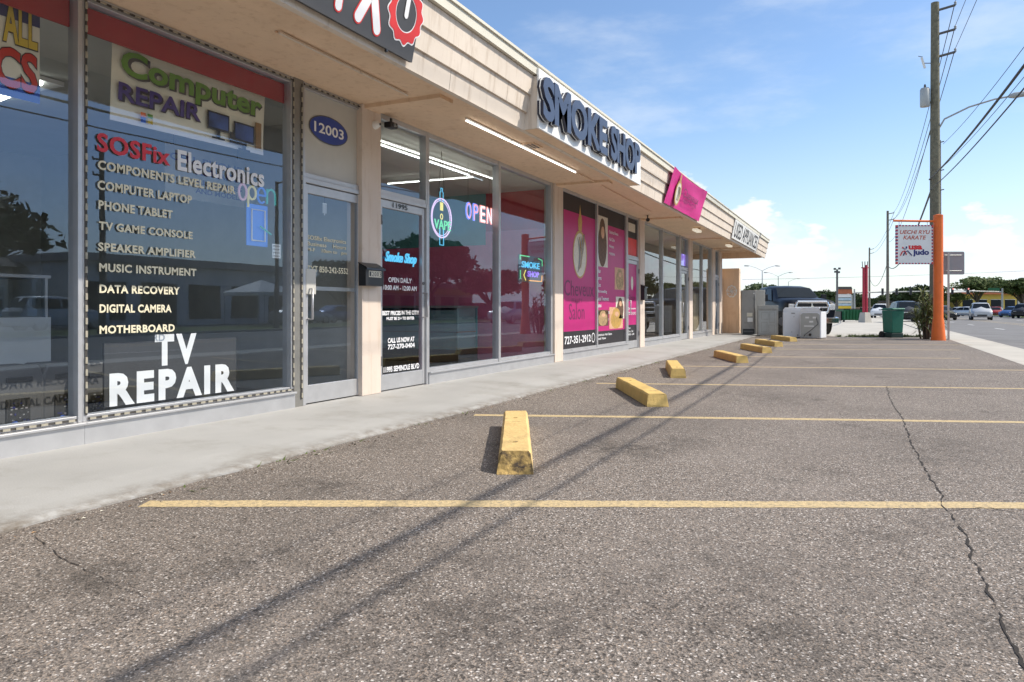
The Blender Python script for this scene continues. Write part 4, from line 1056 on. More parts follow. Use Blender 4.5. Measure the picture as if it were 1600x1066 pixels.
    # screens on the back wall and a shelf
    for i, (x_, w_, z_) in enumerate(((1.2, 1.5, 1.55), (3.1, 1.3, 1.5), (5.0, 1.0, 1.55))):
        t = thing('television', ('large dark television on the back wall, widest of three', 'dark television on the back wall between two others', 'smallest dark television on the back wall near the partition')[i], 'television', (x_, 10.5, z_), group='televisions on the back wall')
        m = MB(); m.box(x_, x_ + w_, 10.52, 10.58, z_, z_ + w_ * .58, 'black'); m.build('casing', t)
        m = MB(); m.box(x_ + .03, x_ + w_ - .03, 10.513, 10.519, z_ + .04, z_ + w_ * .58 - .03, 'gray_dark'); m.build('screen', t)
    # speakers on the ledge by the glass
    for i, (px, lab) in enumerate(((30, 'black portable speaker with a sticker on its front, left of the window post'), (104, 'black portable speaker half hidden behind the window post'), (150, 'black portable speaker beside the black letter board'))):
        y_ = 5.62 if i < 2 else 5.5
        c = Vector((wx(px, y_), y_, .06)); w_ = .19 if i < 2 else .13
        t = thing('portable_speaker', lab, 'speaker', c, group='portable speakers by the glass')
        m = MB(); m.prism([(c.x - w_, .06), (c.x + w_, .06), (c.x + w_ * .98, .50), (c.x + w_ * .8, .58), (c.x - w_ * .8, .58), (c.x - w_ * .98, .50)], 'y', y_, y_ + .30, 'gray_dark'); m.build('cabinet', t, bevel=.02)
        m = MB(); m.box(c.x - w_ * .5, c.x + w_ * .5, y_ - .012, y_ - .003, .46, .50, 'black'); m.build('handle', t, bevel=.004)
        m = MB(); m.box(c.x - w_ * .5, c.x + w_ * .4, y_ - .008, y_ - .003, .09, .34, 'black_matte')
        for q in range(34):
            sx, sz = c.x + w_ * random.uniform(-.46, .34), random.uniform(.10, .32); m.box(sx, sx + random.uniform(.008, .022), y_ - .0095, y_ - .0085, sz, sz + random.uniform(.006, .014), random.choice(['gray', 'gray', 'signback', 'banner_navy']))
        m.lathe([(.028, -.004), (.028, 0)], (c.x - w_ * .2, y_ - .0100, .15), 'banner_blue', 12, 'y'); m.build('sticker', t, recalc=False)
    # one lit tube and some loose wire on the ceiling
    a, b = gnd(64, 130, 3.08), gnd(92, 124, 3.08)
    a = Vector((a.x, a.y, 3.08)); b = a + Vector((.2, 1.15, 0))
    t = thing('ceiling_tube', 'short lit tube on the repair shop ceiling', 'light', a)
    m = MB(); m.tube([a, b], .02, 'room_tube', 8); m.build('tube', t); m = MB(); m.box(min(a.x, b.x) - .02, max(a.x, b.x) + .02, a.y, b.y, 3.11, 3.15, 'white'); m.build('housing', t)
    m = MB(); m.tube([(1.9, 6.4, 3.15), (2.1, 6.5, 3.04), (2.6, 6.3, 3.08), (3.2, 6.0, 3.12)], .008, 'cable', 6); m.build('loose_cable', label='loose black cable hanging from the repair shop ceiling', category='cable')
    for i in range(2):
        m = MB(); m.lathe([(.10, 3.12), (.11, 3.158)], (2.1 + i * .5, 7.0 + i * .9, 0), 'white', 16); m.build('smoke_detector', label='round white detector on the repair shop ceiling', category='detector', group='ceiling detectors')
    # bell charm on the door glass
    yy = 5.02; c = Vector((wx(507, yy), yy, wz(507, 329, yy)))
    m = MB()
    for k in (-1, 0, 1): m.tube([c + Vector((.022 * k, 0, .07)), c + Vector((.022 * k, 0, -.03 - .02 * (k == 0)))], .006, 'white', 6)
    m.tube([c + Vector((0, 0, .16)), c + Vector((0, 0, .07))], .003, 'cable', 4); m.tube([c + Vector((-.03, 0, .07)), c + Vector((.03, 0, .07))], .006, 'white', 6)
    m.build('wind_chime', label='small white chime hanging inside the numbered glass door', category='chime')
interior_one()

def neon_oval(mb, c, rx, rz, r, m): mb.tube([(c.x + rx * math.cos(a), c.y, c.z + rz * math.sin(a)) for a in [6.2832 * i / 28 for i in range(29)]], r, m, 6)
def interior_two():
    y = 5.07
    c = Vector((wx(690, y), y, wz(690, 341, y)))
    t = thing('neon_sign', 'oval lit neon with a bottle shape and green word in the window', 'neon sign', (c.x, y, c.z - .35))
    RX = (wx(705.5, y) - wx(674.5, y)) / 2
    m = MB(); neon_oval(m, c, RX, .26, .010, 'pinkneon'); neon_oval(m, c + Vector((0, .006, 0)), RX - .03, .232, .005, 'pinkneon'); m.build('oval_tube', t)
    m = MB(); m.tube([c + Vector(v) for v in ((-.04, 0, .22), (-.04, 0, .35), (-.02, 0, .35), (-.02, 0, .40), (.02, 0, .40), (.02, 0, .35), (.04, 0, .35), (.04, 0, .22))], .007, 'cyan', 6)
    m.tube([c + Vector(v) for v in ((-.045, 0, -.14), (-.05, 0, -.26), (-.05, 0, -.36), (.05, 0, -.36), (.05, 0, -.26), (.045, 0, -.14))], .008, 'cyan', 6)
    for k in (-1, 0, 1): m.tube([c + Vector((.028 * k, 0, .10)), c + Vector((.028 * k, 0, .21))], .007, 'yellowneon', 6)
    neon_oval(m, c + Vector((0, 0, .02)), .028, .035, .006, 'yellowneon'); m.build('bottle_tube', t)
    m = MB(); m.text('VAPE', (c.x - RX * .82, y - .012, c.z - .155), RX * 1.64, .125, 'greenneon', bold=.0, depth=.01); m.build('lettering', t, recalc=False)
    m = MB(); m.tube([c + Vector((-.08, 0, .28)), c + Vector((0, 0, .9)), c + Vector((.08, 0, .28))], .003, 'cable', 4); m.build('cord', t)
    y = 5.1
    x0, x1 = wx(726, y), wx(769, y); zb, zt = wz(726, 342, y), wz(726, 314, y)
    t = thing('neon_sign', 'lit neon word in blue turning to red and white stripes', 'neon sign', (x0, y, zb)); 
    m = MB(); w_ = (x1 - x0) / 4
    for i, ch in enumerate('OPEN'):
        a = x0 + i * w_ + .02
        m.text(ch, (a, y, zb), w_ - .05, zt - zb, 'blueneon' if i < 2 else 'redneon', bold=.03, depth=.012); m.text(ch, (a + .012, y - .018, zb + .012), w_ - .074, zt - zb - .024, 'whiteneon' if i > 1 else 'redneon', bold=-.012)
    m.build('lettering', t, recalc=False)
    m = MB(); m.tube([(x0 + .1, y, zt), (x0 + .1, y, 3.1)], .002, 'cable', 4); m.tube([(x1 - .1, y, zt), (x1 - .1, y, 3.1)], .002, 'cable', 4); m.build('cord', t)
    # neon sign of two words with arrow corners
    x0, x1 = wx(812, y), wx(848, y); z0, z1 = wz(812, 440, y), wz(812, 397, y)
    t = thing('neon_sign', 'small lit neon with two stacked words inside green and orange corner arrows', 'neon sign', (x0, y, z0))
    m = MB(); m.box(x0, x1, y + .02, y + .03, z0, z1, 'gray_dark'); m.build('back_plate', t)
    h = z1 - z0; w_ = x1 - x0
    m = MB(); m.text('SMOKE', (x0 + .06, y - .006, z0 + h * .52), w_ * .76, h * .24, 'cyan', bold=.02, depth=.01); m.text('SHOP', (x0 + w_ * .30, y - .006, z0 + h * .20), w_ * .5, h * .22, 'violetneon', bold=.02, depth=.01); m.build('lettering', t, recalc=False)
    m = MB()
    m.tube([(x0 + .02, y, z0 + h * .80), (x0 + .02, y, z1 - .02), (x0 + w_ * .4, y, z1 - .02)], .010, 'greenneon', 6); m.tube([(x1 - w_ * .2, y, z1 - .03), (x1 - .03, y, z1 - .05), (x1 - .02, y, z0 + h * .66)], .009, 'greenneon', 6)
    m.tube([(x0 + .03, y, z0 + h * .42), (x0 + .03, y, z0 + .05)], .009, 'greenneon', 6); m.tube([(x0 + w_ * .25, y, z0 + h * .44), (x0 + w_ * .17, y, z0 + h * .25), (x0 + w_ * .25, y, z0 + .03)], .009, 'yellowneon', 6)
    m.tube([(x0 + w_ * .4, y, z0 + .03), (x1 - .05, y, z0 + .03), (x1 - .03, y, z0 + h * .3)], .010, 'orangeneon', 6); m.build('corner_tubes', t)
    # script on the door
    y = 5.03; x0, x1 = wx(601, y), wx(650, y); z0, z1 = wz(601, 413, y), wz(601, 392, y)
    t = thing('neon_sign', 'sky blue lit script neon across the top of the glass door', 'neon sign', (x0, y, z0))
    m = MB(); m.text('Smoke Shop', (x0, y, z0), x1 - x0, z1 - z0, 'cyan', bold=.022, depth=.012, shear=.35); m.build('lettering', t, recalc=False)
    m = MB(); m.box(x0 - .02, x1 + .02, y + .014, y + .022, (z0 + z1) / 2 - .015, (z0 + z1) / 2 + .015, 'navy'); m.build('back_plate', t)
    # ceiling tubes
    for (a, b, l) in (((590, 219), (774, 281), 'long lit ceiling tube nearest the smoke shop glass'), ((590, 225), (733, 274), 'lit ceiling tube forming one side of the vee'), ((606, 287.5), (739, 277), 'lit ceiling tube crossing to meet the vee')):
        p, q = gnd(*a, 3.06), gnd(*b, 3.06)
        for v in (p, q): v.y = min(max(v.y, 5.25), 10.2)
        p.x = min(max(p.x, P1[1] + .1), P2[0] - .2); q.x = min(max(q.x, P1[1] + .1), P2[0] - .2)
        t = thing('ceiling_tube', l, 'light', p, group='lit tubes on the smoke shop ceiling')
        m = MB(); m.tube([p, q], .006, 'room_tube', 8); m.build('tube', t); m = MB(); m.tube([p + Vector((0, 0, .02)), q + Vector((0, 0, .02))], .010, 'white', 4, False); m.build('housing', t)
    # display case, shelves and goods
    X0, X1 = P1[1] + .9, P2[0] - 1.5
    xa, xb_, ya, yb_ = P2[0] - .85, P2[0] - .12, 6.4, 9.6
    t = thing('display_counter', 'glass fronted teal counter along the pink wall of the smoke shop', 'counter', ((xa + xb_) / 2, 8, .05))
    m = MB(); m.box(xa, xb_, ya, yb_, .05, .28, 'black_matte'); m.box(xa + .02, xb_, ya + .02, yb_, .58, .60, 'wood_in'); m.box(xa - .02, xb_, ya - .02, yb_ + .02, 1.02, 1.06, 'gray'); m.box(xb_ - .04, xb_, ya, yb_, .28, 1.02, 'teal'); m.box(xa + .02, xb_ - .04, ya + .025, ya + .04, .28, 1.02, 'counter_teal'); m.box(xa + .02, xa + .03, ya + .05, yb_, .28, .98, 'counter_teal'); m.build('base', t)
    m = MB(); m.quad((xa, ya, .28), (xa, yb_, .28), (xa, yb_, 1.02), (xa, ya, 1.02), 'glass_clear'); m.quad((xa, ya, .28), (xb_, ya, .28), (xb_, ya, 1.02), (xa, ya, 1.02), 'glass_clear'); m.build('case_glass', t, recalc=False)
    t = thing('wall_shelf', 'long shelf unit along the back wall of the smoke shop', 'shelf', ((X0 + X1) / 2, 10.3, .9))
    for zz in (1.0, 1.45, 1.9):
        m = MB(); m.box(X0 - .3, X1 + .8, 10.2, 10.49, zz, zz + .03, 'white_matte'); m.build('shelf', t)
    cn = ['yellow', 'green', 'teal', 'orange', 'red', 'brown', 'blue', 'cream']
    cols = ['banner_yellow', 'banner_green', 'teal', 'orange', 'banner_red', 'cart', 'banner_blue', 'ivory']
    x = X0 - .2; i = 0
    while x < X1 + .6:
        for zz in (1.03, 1.48):
            h = random.uniform(.16, .32); m = MB(); w_ = random.uniform(.10, .22); ci = (i * 3 + int(zz * 5)) % 8; m.box(x, x + w_, 10.24, 10.4, zz, zz + h, cols[ci]); m.box(x + .01, x + w_ - .01, 10.233, 10.239, zz + h * .3, zz + h * .6, 'ivory')
            m.build('product_box', label='small ' + cn[ci] + ' carton standing on the ' + ('lower' if zz < 1.2 else 'middle') + ' shelf behind the counter', category='carton', group='cartons on the smoke shop shelves')
        x += .30; i += 1
    for k, (x_, w_, c) in enumerate(((X0 + .5, .55, 'ivory'), (X0 + 1.8, .3, 'banner_red'))):
        m = MB(); m.box(x_, x_ + w_, 7.06, 7.38, .05, .05 + .42, 'cart' if k == 0 else 'banner_red'); m.box(x_ + w_ * .2, x_ + w_ * .8, 7.05, 7.058, .15, .38, 'violetneon' if False else c); m.box(x_, x_ + w_, 7.07, 7.37, .471, .476, 'cart'); m.build('floor_carton', label=('brown carton with a cream label on the smoke shop floor', 'narrow red carton on the smoke shop floor')[k], category='carton')
interior_two()
def interior_four():
    for (a, b) in ((P4[1] + .1, P5[0] - .1),):
        t = thing('curtain', 'pleated tan curtain hanging low behind the end shop glass', 'curtain', ((a + b) / 2, 5.4, .1))
        m = MB(); n = 60; top = [(a + (b - a) * i / n, 5.4 + .03 * math.sin(i * 1.3), 1.55) for i in range(n + 1)]; bot = [(v[0], v[1], .12) for v in top]
        m.add(bot + top, [(i, i + 1, n + 2 + i, n + 1 + i) for i in range(n)], 'tan', True); m.build('cloth', t, recalc=False)
        m = MB(); m.tube([(a, 5.4, 1.57), (b, 5.4, 1.57)], .012, 'alu', 6); m.build('rail', t)
    x = P3[1] + .5
    for k in range(4):
        t = thing('refrigerator', ('tall white refrigerator inside the shop, leftmost behind the glass', 'tall grey refrigerator inside the shop beside a white one', 'white refrigerator inside the shop, third along', 'black refrigerator inside the shop by the door')[k], 'refrigerator', (x + .35, 7.2, .05), group='refrigerators inside the shop')
        mt = ('applwhite', 'galv', 'applwhite', 'cardark')[k]; h = (1.65, 1.75, 1.6, 1.7)[k]
        m = MB(); m.box(x, x + .72, 7.2, 7.9, .06, h, mt); m.build('cabinet', t, bevel=.01)
        m = MB(); m.box(x, x + .72, 7.14, 7.195, .1, h * .66, mt); m.box(x, x + .72, 7.14, 7.195, h * .67, h, mt); m.build('door', t, bevel=.012)
        m = MB(); m.tube([(x + .06, 7.11, h * .4), (x + .06, 7.11, h * .63)], .012, 'chrome', 6); m.tube([(x + .06, 7.11, h * .70), (x + .06, 7.11, h * .85)], .012, 'chrome', 6); m.build('handle', t)
        x += 1.15
interior_four()

# ------------------------------------------------------------------ things in the lot
def wheel_stops():
    prm = [((805, 742), (806, 650), 4.45, 'nearest yellow wheel stop, pale top and a broken chipped end'), ((1028, 636), (970, 603), 7.4, 'second yellow wheel stop, long and clean, turned to the right of the nearest one'),
           ((1060, 591), (1047, 571), 10.4, 'short looking yellow wheel stop set askew, third from the camera'), ((1160, 567.5), (1114, 555), 13.3, 'fourth yellow wheel stop, just past the askew one'),
           ((1199, 552), (1152, 543), 16.2, 'fifth yellow wheel stop, first of the three close ones at the back'), ((1217, 542), (1176, 535.5), 19, 'sixth yellow wheel stop, middle of the close ones at the back'),
           ((1240, 534), (1200, 529), 22, 'farthest yellow wheel stop, nearest the white appliances')]
    def mesh(chip, sd):
        yl = 'pale_stop' if chip else 'yellow_stop'
        rnd = random.Random(sd)
        m = MB(); L = .915; n = 14; rings = []
        for i in range(n + 1):
            x = -L + 2 * L * i / n; e = 0
            hw, tw, h = .112, .096, .132
            if i == 0 and chip: e = 1
            def jj(): return rnd.uniform(-.004, .004)
            ring = [(-hw, 0), (-hw + .002, .03), (-tw - .004, h - .018), (-tw + .012, h), (tw - .012, h), (tw + .004, h - .018), (hw - .004, .03), (hw, 0)]
            rings.append([(x + (0 if i not in (0, n) else jj()) , y + jj() * .6, max(0, z + (jj() * .6 if z > 0 else 0))) for y, z in ring])
        if chip:      # the near end is broken back towards the top
            for k, (x, y, z) in enumerate(rings[0]): rings[0][k] = (x + z * .75 + rnd.uniform(-.015, .02) * (z > .02), y * (1 - z * .35), z * .97)
        else:
            for k, (x, y, z) in enumerate(rings[0]): rings[0][k] = (x + z * .30, y, z)
        vs = [v for r_ in rings for v in r_]; K = 8
        m.add(vs, [(i * K + k, i * K + (k + 1) % K, (i + 1) * K + (k + 1) % K, (i + 1) * K + k) for i in range(n) for k in range(K)], yl, False)
        m.add(rings[0], [tuple(range(K))[::-1]], 'chipped' if chip else yl); m.add(rings[-1], [tuple(range(K))], yl)
        for x in (-.55, .52): m.lathe([(.016, h - .004), (.016, h + .0015)], (x, 0, 0), 'chipped', 10)
        if chip: m.box(.30, .302 + .012, -.05, .03, h - .003, h + .0012, 'chipped')
        return m
    first = None
    for i, (nr, fr, Z, lab) in enumerate(prm):
        A, B = gnd(*nr), gnd(*fr); d = (B - A).normalized(); c = A + d * .915
        ang = math.atan2(d.y, d.x)
        o = mesh(i == 0, 20 + i).build('wheel_stop', loc=(0, 0, 0), local=True, bevel=.004)
        o.location = (c.x, c.y, .001); o.rotation_euler.z = ang
        o['label'] = lab; o['category'] = 'wheel stop'; o['group'] = 'yellow wheel stops along the stalls'
wheel_stops()

def appliances():
    V = cf(0, 1)       # the view direction; things stand roughly facing the camera
    def place(pl, pr, t):   # centre, half width and turn of a box seen between two pixels
        a, b = at(pl, t), at(pr, t); return (a + b) / 2, (b - a).length / 2
    def frame(name, lab, cat, c, yaw, grp): 
        return thing(name, lab, cat, (c.x, c.y, 0), yaw, grp)
    fac = lambda px: math.atan2(-CC, SS) - math.atan((px - 800) / FPX)      # turned square to the line of sight
    G = 'used appliances beside the wing wall'
    # tall refrigerator, back towards the camera, with a lighter one behind
    c, w = place(1163, 1184, 27.4); c += V * .35
    t = frame('refrigerator', 'tall grey refrigerator backed against the wing wall with two pale stickers', 'refrigerator', c, fac(1173) + .06, G)
    m = MB(); m.box(-w, w, -.33, .33, .06, 1.70, 'fridge_gray'); m.build('cabinet', t, local=True, bevel=.012)
    m = MB(); m.box(-w + .05, w - .05, -.345, -.332, .06, .26, 'black'); m.tube([(-w + .08, -.35, .16), (w - .08, -.35, .16)], .03, 'gray_dark', 8); m.build('compressor_bay', t, local=True)
    m = MB(); m.box(-.06, .14, -.337, -.332, .72, .86, 'ivory'); m.box(-.04, .15, -.337, -.332, .52, .68, 'white'); m.build('sticker', t, local=True)
    m = MB(); m.tube([(w - .05, -.345, .3), (w - .05, -.345, 1.5)], .008, 'black', 6); m.lathe([(.022, -.01), (.022, 0)], (w - .06, -.335, 1.58), 'white', 10, 'y'); m.build('pipe', t, local=True)
    c, w = place(1183, 1199, 28.6); c += V * .3
    t = frame('refrigerator', 'pale grey refrigerator standing behind the cooker', 'refrigerator', c, fac(1190), G)
    m = MB(); m.box(-w, w, -.3, .3, .04, 1.74, 'gray_light'); m.build('cabinet', t, local=True, bevel=.012)
    m = MB(); m.box(-w + .02, w - .02, .301, .35, .1, 1.1, 'applwhite'); m.box(-w + .02, w - .02, .301, .35, 1.12, 1.72, 'applwhite'); m.build('door', t, local=True, bevel=.01)
    # cooker back
    c, w = place(1188.5, 1219, 26.9); c += V * .32
    t = frame('cooker', 'galvanised cooker with its ribbed back panel turned to the lot', 'cooker', c, fac(1203) + .05, G)
    m = MB(); m.box(-w, w, -.31, .31, .03, .98, 'stove_back'); m.box(-w, w, -.33, -.18, .98, 1.13, 'stove_back'); m.build('body', t, local=True, bevel=.008)
    m = MB()
    m.box(-w + .06, w - .06, -.318, -.312, .10, .93, 'galv')
    for x0, x1, z0, z1 in ((-.22, .02, .62, .88), (.06, .24, .50, .90), (-.22, -.02, .16, .52), (.03, .24, .15, .42)):
        for a, b, cc, d in ((x0, x1, z0, z0 + .012), (x0, x1, z1 - .012, z1), (x0, x0 + .012, z0, z1), (x1 - .012, x1, z0, z1)): m.box(a, b, -.324, -.319, cc, d, 'fridge_gray')
    m.build('back_panel', t, local=True)
    for sx in (-1, 1): m = MB(); m.box(sx * (w - .06) - .03, sx * (w - .06) + .03, -.3, .3, 0, .03, 'black'); m.build('foot', t, local=True)
    # black dryer between
    c, w = place(1219, 1236, 28.2); c += V * .3
    t = frame('dryer', 'black dryer in the gap between the cooker and the white washer', 'dryer', c, fac(1227), G)
    m = MB(); m.box(-w, w, -.3, .3, .02, .93, 'cardark'); m.build('cabinet', t, local=True, bevel=.02)
    m = MB(); m.lathe([(.15, -.012), (.17, 0)], (0, -.302, .52), 'gray_dark', 24, 'y'); m.build('door', t, local=True)
    def top_load(lab, pl, pr, tt, yaw, panel, hh=1.03, depth=.34):
        c, w = place(pl, pr, tt); c += V * .34
        t = frame('washing_machine', lab, 'washing machine', c, fac((pl + pr) / 2) + yaw, G)
        m = MB(); m.box(-w, w, -depth, depth, .02, hh - .12, 'applwhite'); m.build('cabinet', t, local=True, bevel=.018)
        # control hood at the back (the side turned to the camera), with sloped cheeks
        m = MB(); m.prism([(-w * .97, hh - .12), (w * .97, hh - .12), (w * .97, hh - .05), (w * .80, hh + .02), (-w * .80, hh + .02), (-w * .97, hh - .05)], 'y', -depth + .004, -depth + .17, 'applwhite'); m.build('control_hood', t, local=True, bevel=.012)
        if panel:
            m = MB(); m.prism([(-w + .03, .05), (w - .04, .05), (w - .04, .80), (w - .12, .86), (-w + .1, .86), (-w + .03, .80)], 'y', -depth - .012, -depth - .002, 'galv')
            m.box(-.16, -.04, -depth - .016, -depth - .013, .68, .74, 'white'); m.box(.08, .2, -depth - .016, -depth - .013, .68, .74, 'white'); m.box(-.03, .1, -depth - .016, -depth - .013, .54, .60, 'white'); m.box(-.2, .12, -depth - .016, -depth - .013, .40, .44, 'white')
            m.lathe([(.045, -.03), (.045, 0)], (.0, -depth - .013, .13), 'black', 14, 'y'); m.build('back_panel', t, local=True)
            m = MB(); m.tube([(.2, -depth - .03, .72), (.26, -depth - .03, .5), (.05, -depth - .03, .3), (-.18, -depth - .03, .12), (-.2, -depth - .02, .05)], .010, 'gray_dark', 6); m.build('power_lead', t, local=True)
        else:
            m = MB(); m.box(-.07, .05, -depth - .004, -depth - .001, hh - .2, hh - .16, 'gray'); m.lathe([(.015, -.006), (.015, 0)], (.02, -depth - .001, hh - .3), 'gray', 8, 'y'); m.lathe([(.015, -.006), (.015, 0)], (-.05, -depth - .001, .2), 'gray', 8, 'y'); m.box(.12, .16, -depth - .004, -depth - .001, .08, .11, 'gray_dark'); m.build('fitting', t, local=True)
        m = MB(); m.tube([(w * .88, -depth + .05, hh - .045), (w * 1.12, -depth + .05, hh - .05)], .055, 'black', 12); m.build('hose_socket', t, local=True)
        return t
    top_load('plain white washing machine with its back turned, beside the black dryer', 1230, 1261, 25.6, .0, False)
    top_load('white washing machine with a grey back panel and hanging lead, rightmost appliance', 1261, 1293, 24.9, -.26, True)
appliances()

def trash_cart():
    c = at(1395, 25.9)
    t = thing('trash_cart', 'dark green wheeled trash cart at the lot edge left of the orange post', 'trash cart', (c.x, c.y, -.03), math.atan2(-CC, SS) + .16)
    m = MB()
    def ring(z, hx, hy): return [(-hx, -hy, z), (hx, -hy, z), (hx, hy, z), (-hx, hy, z)]
    zs = [(.20, .205, .25), (.60, .215, .265), (.98, .228, .28)]; vs = [v for z in zs for v in ring(*z)]
    m.add(vs, [(i * 4 + k, i * 4 + (k + 1) % 4, i * 4 + 4 + (k + 1) % 4, i * 4 + 4 + k) for i in range(2) for k in range(4)] + [(0, 3, 2, 1), (8, 9, 10, 11)], 'green_bin'); m.build('body', t, local=True, bevel=.02)
    m = MB(); m.prism([(-.32, .985), (.32, .985), (.32, 1.02), (.20, 1.06), (-.28, 1.065), (-.33, 1.04)], 'x', -.245, .245, 'green_bin'); m.build('lid', t, local=True, bevel=.015)
    m = MB(); m.box(-.225, .225, -.25, .24, .02, .195, 'green_bin_dark'); m.build('base', t, local=True, bevel=.02)
    m = MB(); m.tube([(-.25, .40, 1.0), (.25, .40, 1.0)], .018, 'green_bin_dark', 8); m.build('handle', t, local=True)
    for sx in (-1, 1):
        m = MB(); m.lathe([(.12, -.03), (.125, 0), (.12, .03)], (sx * .25, .25, .125), 'tyre', 18, 'x'); m.build('wheel', t, local=True)
trash_cart()

def karate_sign():
    P = at(1466, 23.5); top = 4.0
    d = (at(1400, 23.5) - P).normalized(); W = (at(1400, 23.5) - P).length
    t = thing('post_sign', 'orange steel post holding a white karate board edged in red and blue', 'sign', (P.x, P.y, 0))
    m = MB(); m.lathe([(.22, -.05), (.21, .05), (.165, .62), (.145, .72), (.14, top)], (P.x, P.y, 0), 'orange', 20); m.lathe([(.14, top), (.02, top + .03)], (P.x, P.y, 0), 'orange', 20); m.build('post', t)
    m = MB(); a = P + Vector((0, 0, 3.80)); b = P + d * (W + .08) + Vector((0, 0, 3.82)); m.tube([a, b], .035, 'orange', 8); m.build('arm', t)
    z0, z1 = 1 + (483 - 413) / FPX * 23.5, 1 + (483 - 352) / FPX * 23.5
    L = P + d * W; Rr = P + d * .20; ux = (Rr - L).normalized(); n = ux.cross(Vector((0, 0, 1))); w_ = (Rr - L).length
    def q(m_, u0, u1, v0, v1, o0, o1, mt):
        A = [L + ux * u + n * o0 + Vector((0, 0, v)) for u, v in ((u0, v0), (u1, v0), (u1, v1), (u0, v1))]; B = [p + n * (o1 - o0) for p in A]
        m_.add(A + B, [(0, 1, 2, 3), (4, 5, 6, 7), (0, 1, 5, 4), (1, 2, 6, 5), (2, 3, 7, 6), (3, 0, 4, 7)], mt)
    m = MB(); q(m, .03, w_ - .03, z0 + .03, z1 - .03, -.04, .04, 'white_matte'); m.build('panel', t)
    m = MB(); e = .035
    for (u0, u1, v0, v1, hor) in ((0, w_, z0, z0 + e, 1), (0, w_, z1 - e, z1, 1), (0, e, z0 + e, z1 - e, 0), (w_ - e, w_, z0 + e, z1 - e, 0)):
        k = 34
        for i in range(k):
            mt = ('sign_red', 'vinyl_white', 'banner_navy')[i % 3]
            if hor: q(m, u0 + (u1 - u0) * i / k, u0 + (u1 - u0) * (i + 1) / k, v0, v1, -.05, .05, mt)
            else: q(m, u0, u1, v0 + (v1 - v0) * i / k, v0 + (v1 - v0) * (i + 1) / k, -.05, .05, mt)
    m.build('striped_frame', t)
    h = z1 - z0; m = MB()
    def tx(s, u, v, w2, h2, mt, **k): m.text(s, L + ux * (w_ * u) + n * .043 + Vector((0, 0, z0 + h * v)), w_ * w2, h * h2, mt, ux=ux, **k)
    tx('UECHI RYU', .09, .77, .84, .10, 'karate_red', bold=.02, shear=.25); tx('KARATE', .18, .63, .64, .10, 'karate_red', bold=.02, shear=.25)
    tx('usa', .33, .37, .38, .11, 'sign_red', bold=.05); tx('judo', .45, .19, .45, .19, 'banner_navy', bold=.05)
    def fig(u, v, pts, mt, r): m.tube([L + ux * (w_ * (u + a)) + n * .047 + Vector((0, 0, z0 + h * (v + b))) for a, b in pts], r, mt, 5)
    fig(.10, .22, [(0, 0), (.06, .10), (.12, .12), (.17, .02)], 'sign_red', .018); fig(.18, .22, [(0, 0), (.05, .09), (.12, .12), (.20, .04), (.24, 0)], 'banner_navy', .018)
    m.disc(L + ux * (w_ * .17) + n * .046 + Vector((0, 0, z0 + h * .42)), .028, .028, 'sign_red', ux=ux); m.disc(L + ux * (w_ * .27) + n * .046 + Vector((0, 0, z0 + h * .43)), .028, .028, 'banner_navy', ux=ux); fig(.18, .38, [(0, .03), (.05, 0), (.10, .03)], 'banner_navy', .012)
    m.build('lettering', t, recalc=False)
    m = MB()
    for u in (.1, w_ - .15): m.tube([L + ux * u + Vector((0, 0, z1)), L + ux * u + Vector((0, 0, 3.81))], .008, 'gray', 5)
    m.build('hanger', t)
karate_sign()

def road_sign():
    P = at(1482, 24.0)
    t = thing('road_sign', 'grey back of a square road sign on a thin steel post', 'sign', (P.x, P.y, -.01))
    m = MB(); m.box(P.x - .03, P.x + .03, P.y - .03, P.y + .03, -.01, 2.85, 'galv'); m.build('post', t)
    a, b = at(1471.5, 24.05), at(1508, 24.05); z0, z1 = 1 + (483 - 429) / FPX * 24, 1 + (483 - 393) / FPX * 24
    ux = (b - a).normalized(); n = Vector((-ux.y, ux.x, 0)); w_ = (b - a).length
    m = MB(); r = .05; pts = []
    for cx, cz, a0 in ((w_ - r, z1 - r, 0), (r, z1 - r, 90), (r, z0 + r, 180), (w_ - r, z0 + r, 270)):
        pts += [(cx + r * math.cos(R(a0 + k * 30)), cz + r * math.sin(R(a0 + k * 30))) for k in range(4)]
    A = [a + ux * u + n * .035 + Vector((0, 0, z)) for u, z in pts]; B = [p + n * .006 for p in A]; k = len(pts)
    m.add(A + B, [tuple(range(k))[::-1], tuple(range(k, 2 * k))] + [(i, (i + 1) % k, k + (i + 1) % k, k + i) for i in range(k)], 'signback'); m.build('panel', t)
    m = MB()
    for z in (z0 + .12, z1 - .12):
        p, q = a + ux * .1 + n * .025 + Vector((0, 0, z)), a + ux * (w_ - .1) + n * .025 + Vector((0, 0, z)); m.tube([p, q], .018, 'galv', 4, False)
    m.build('brace', t)
road_sign()

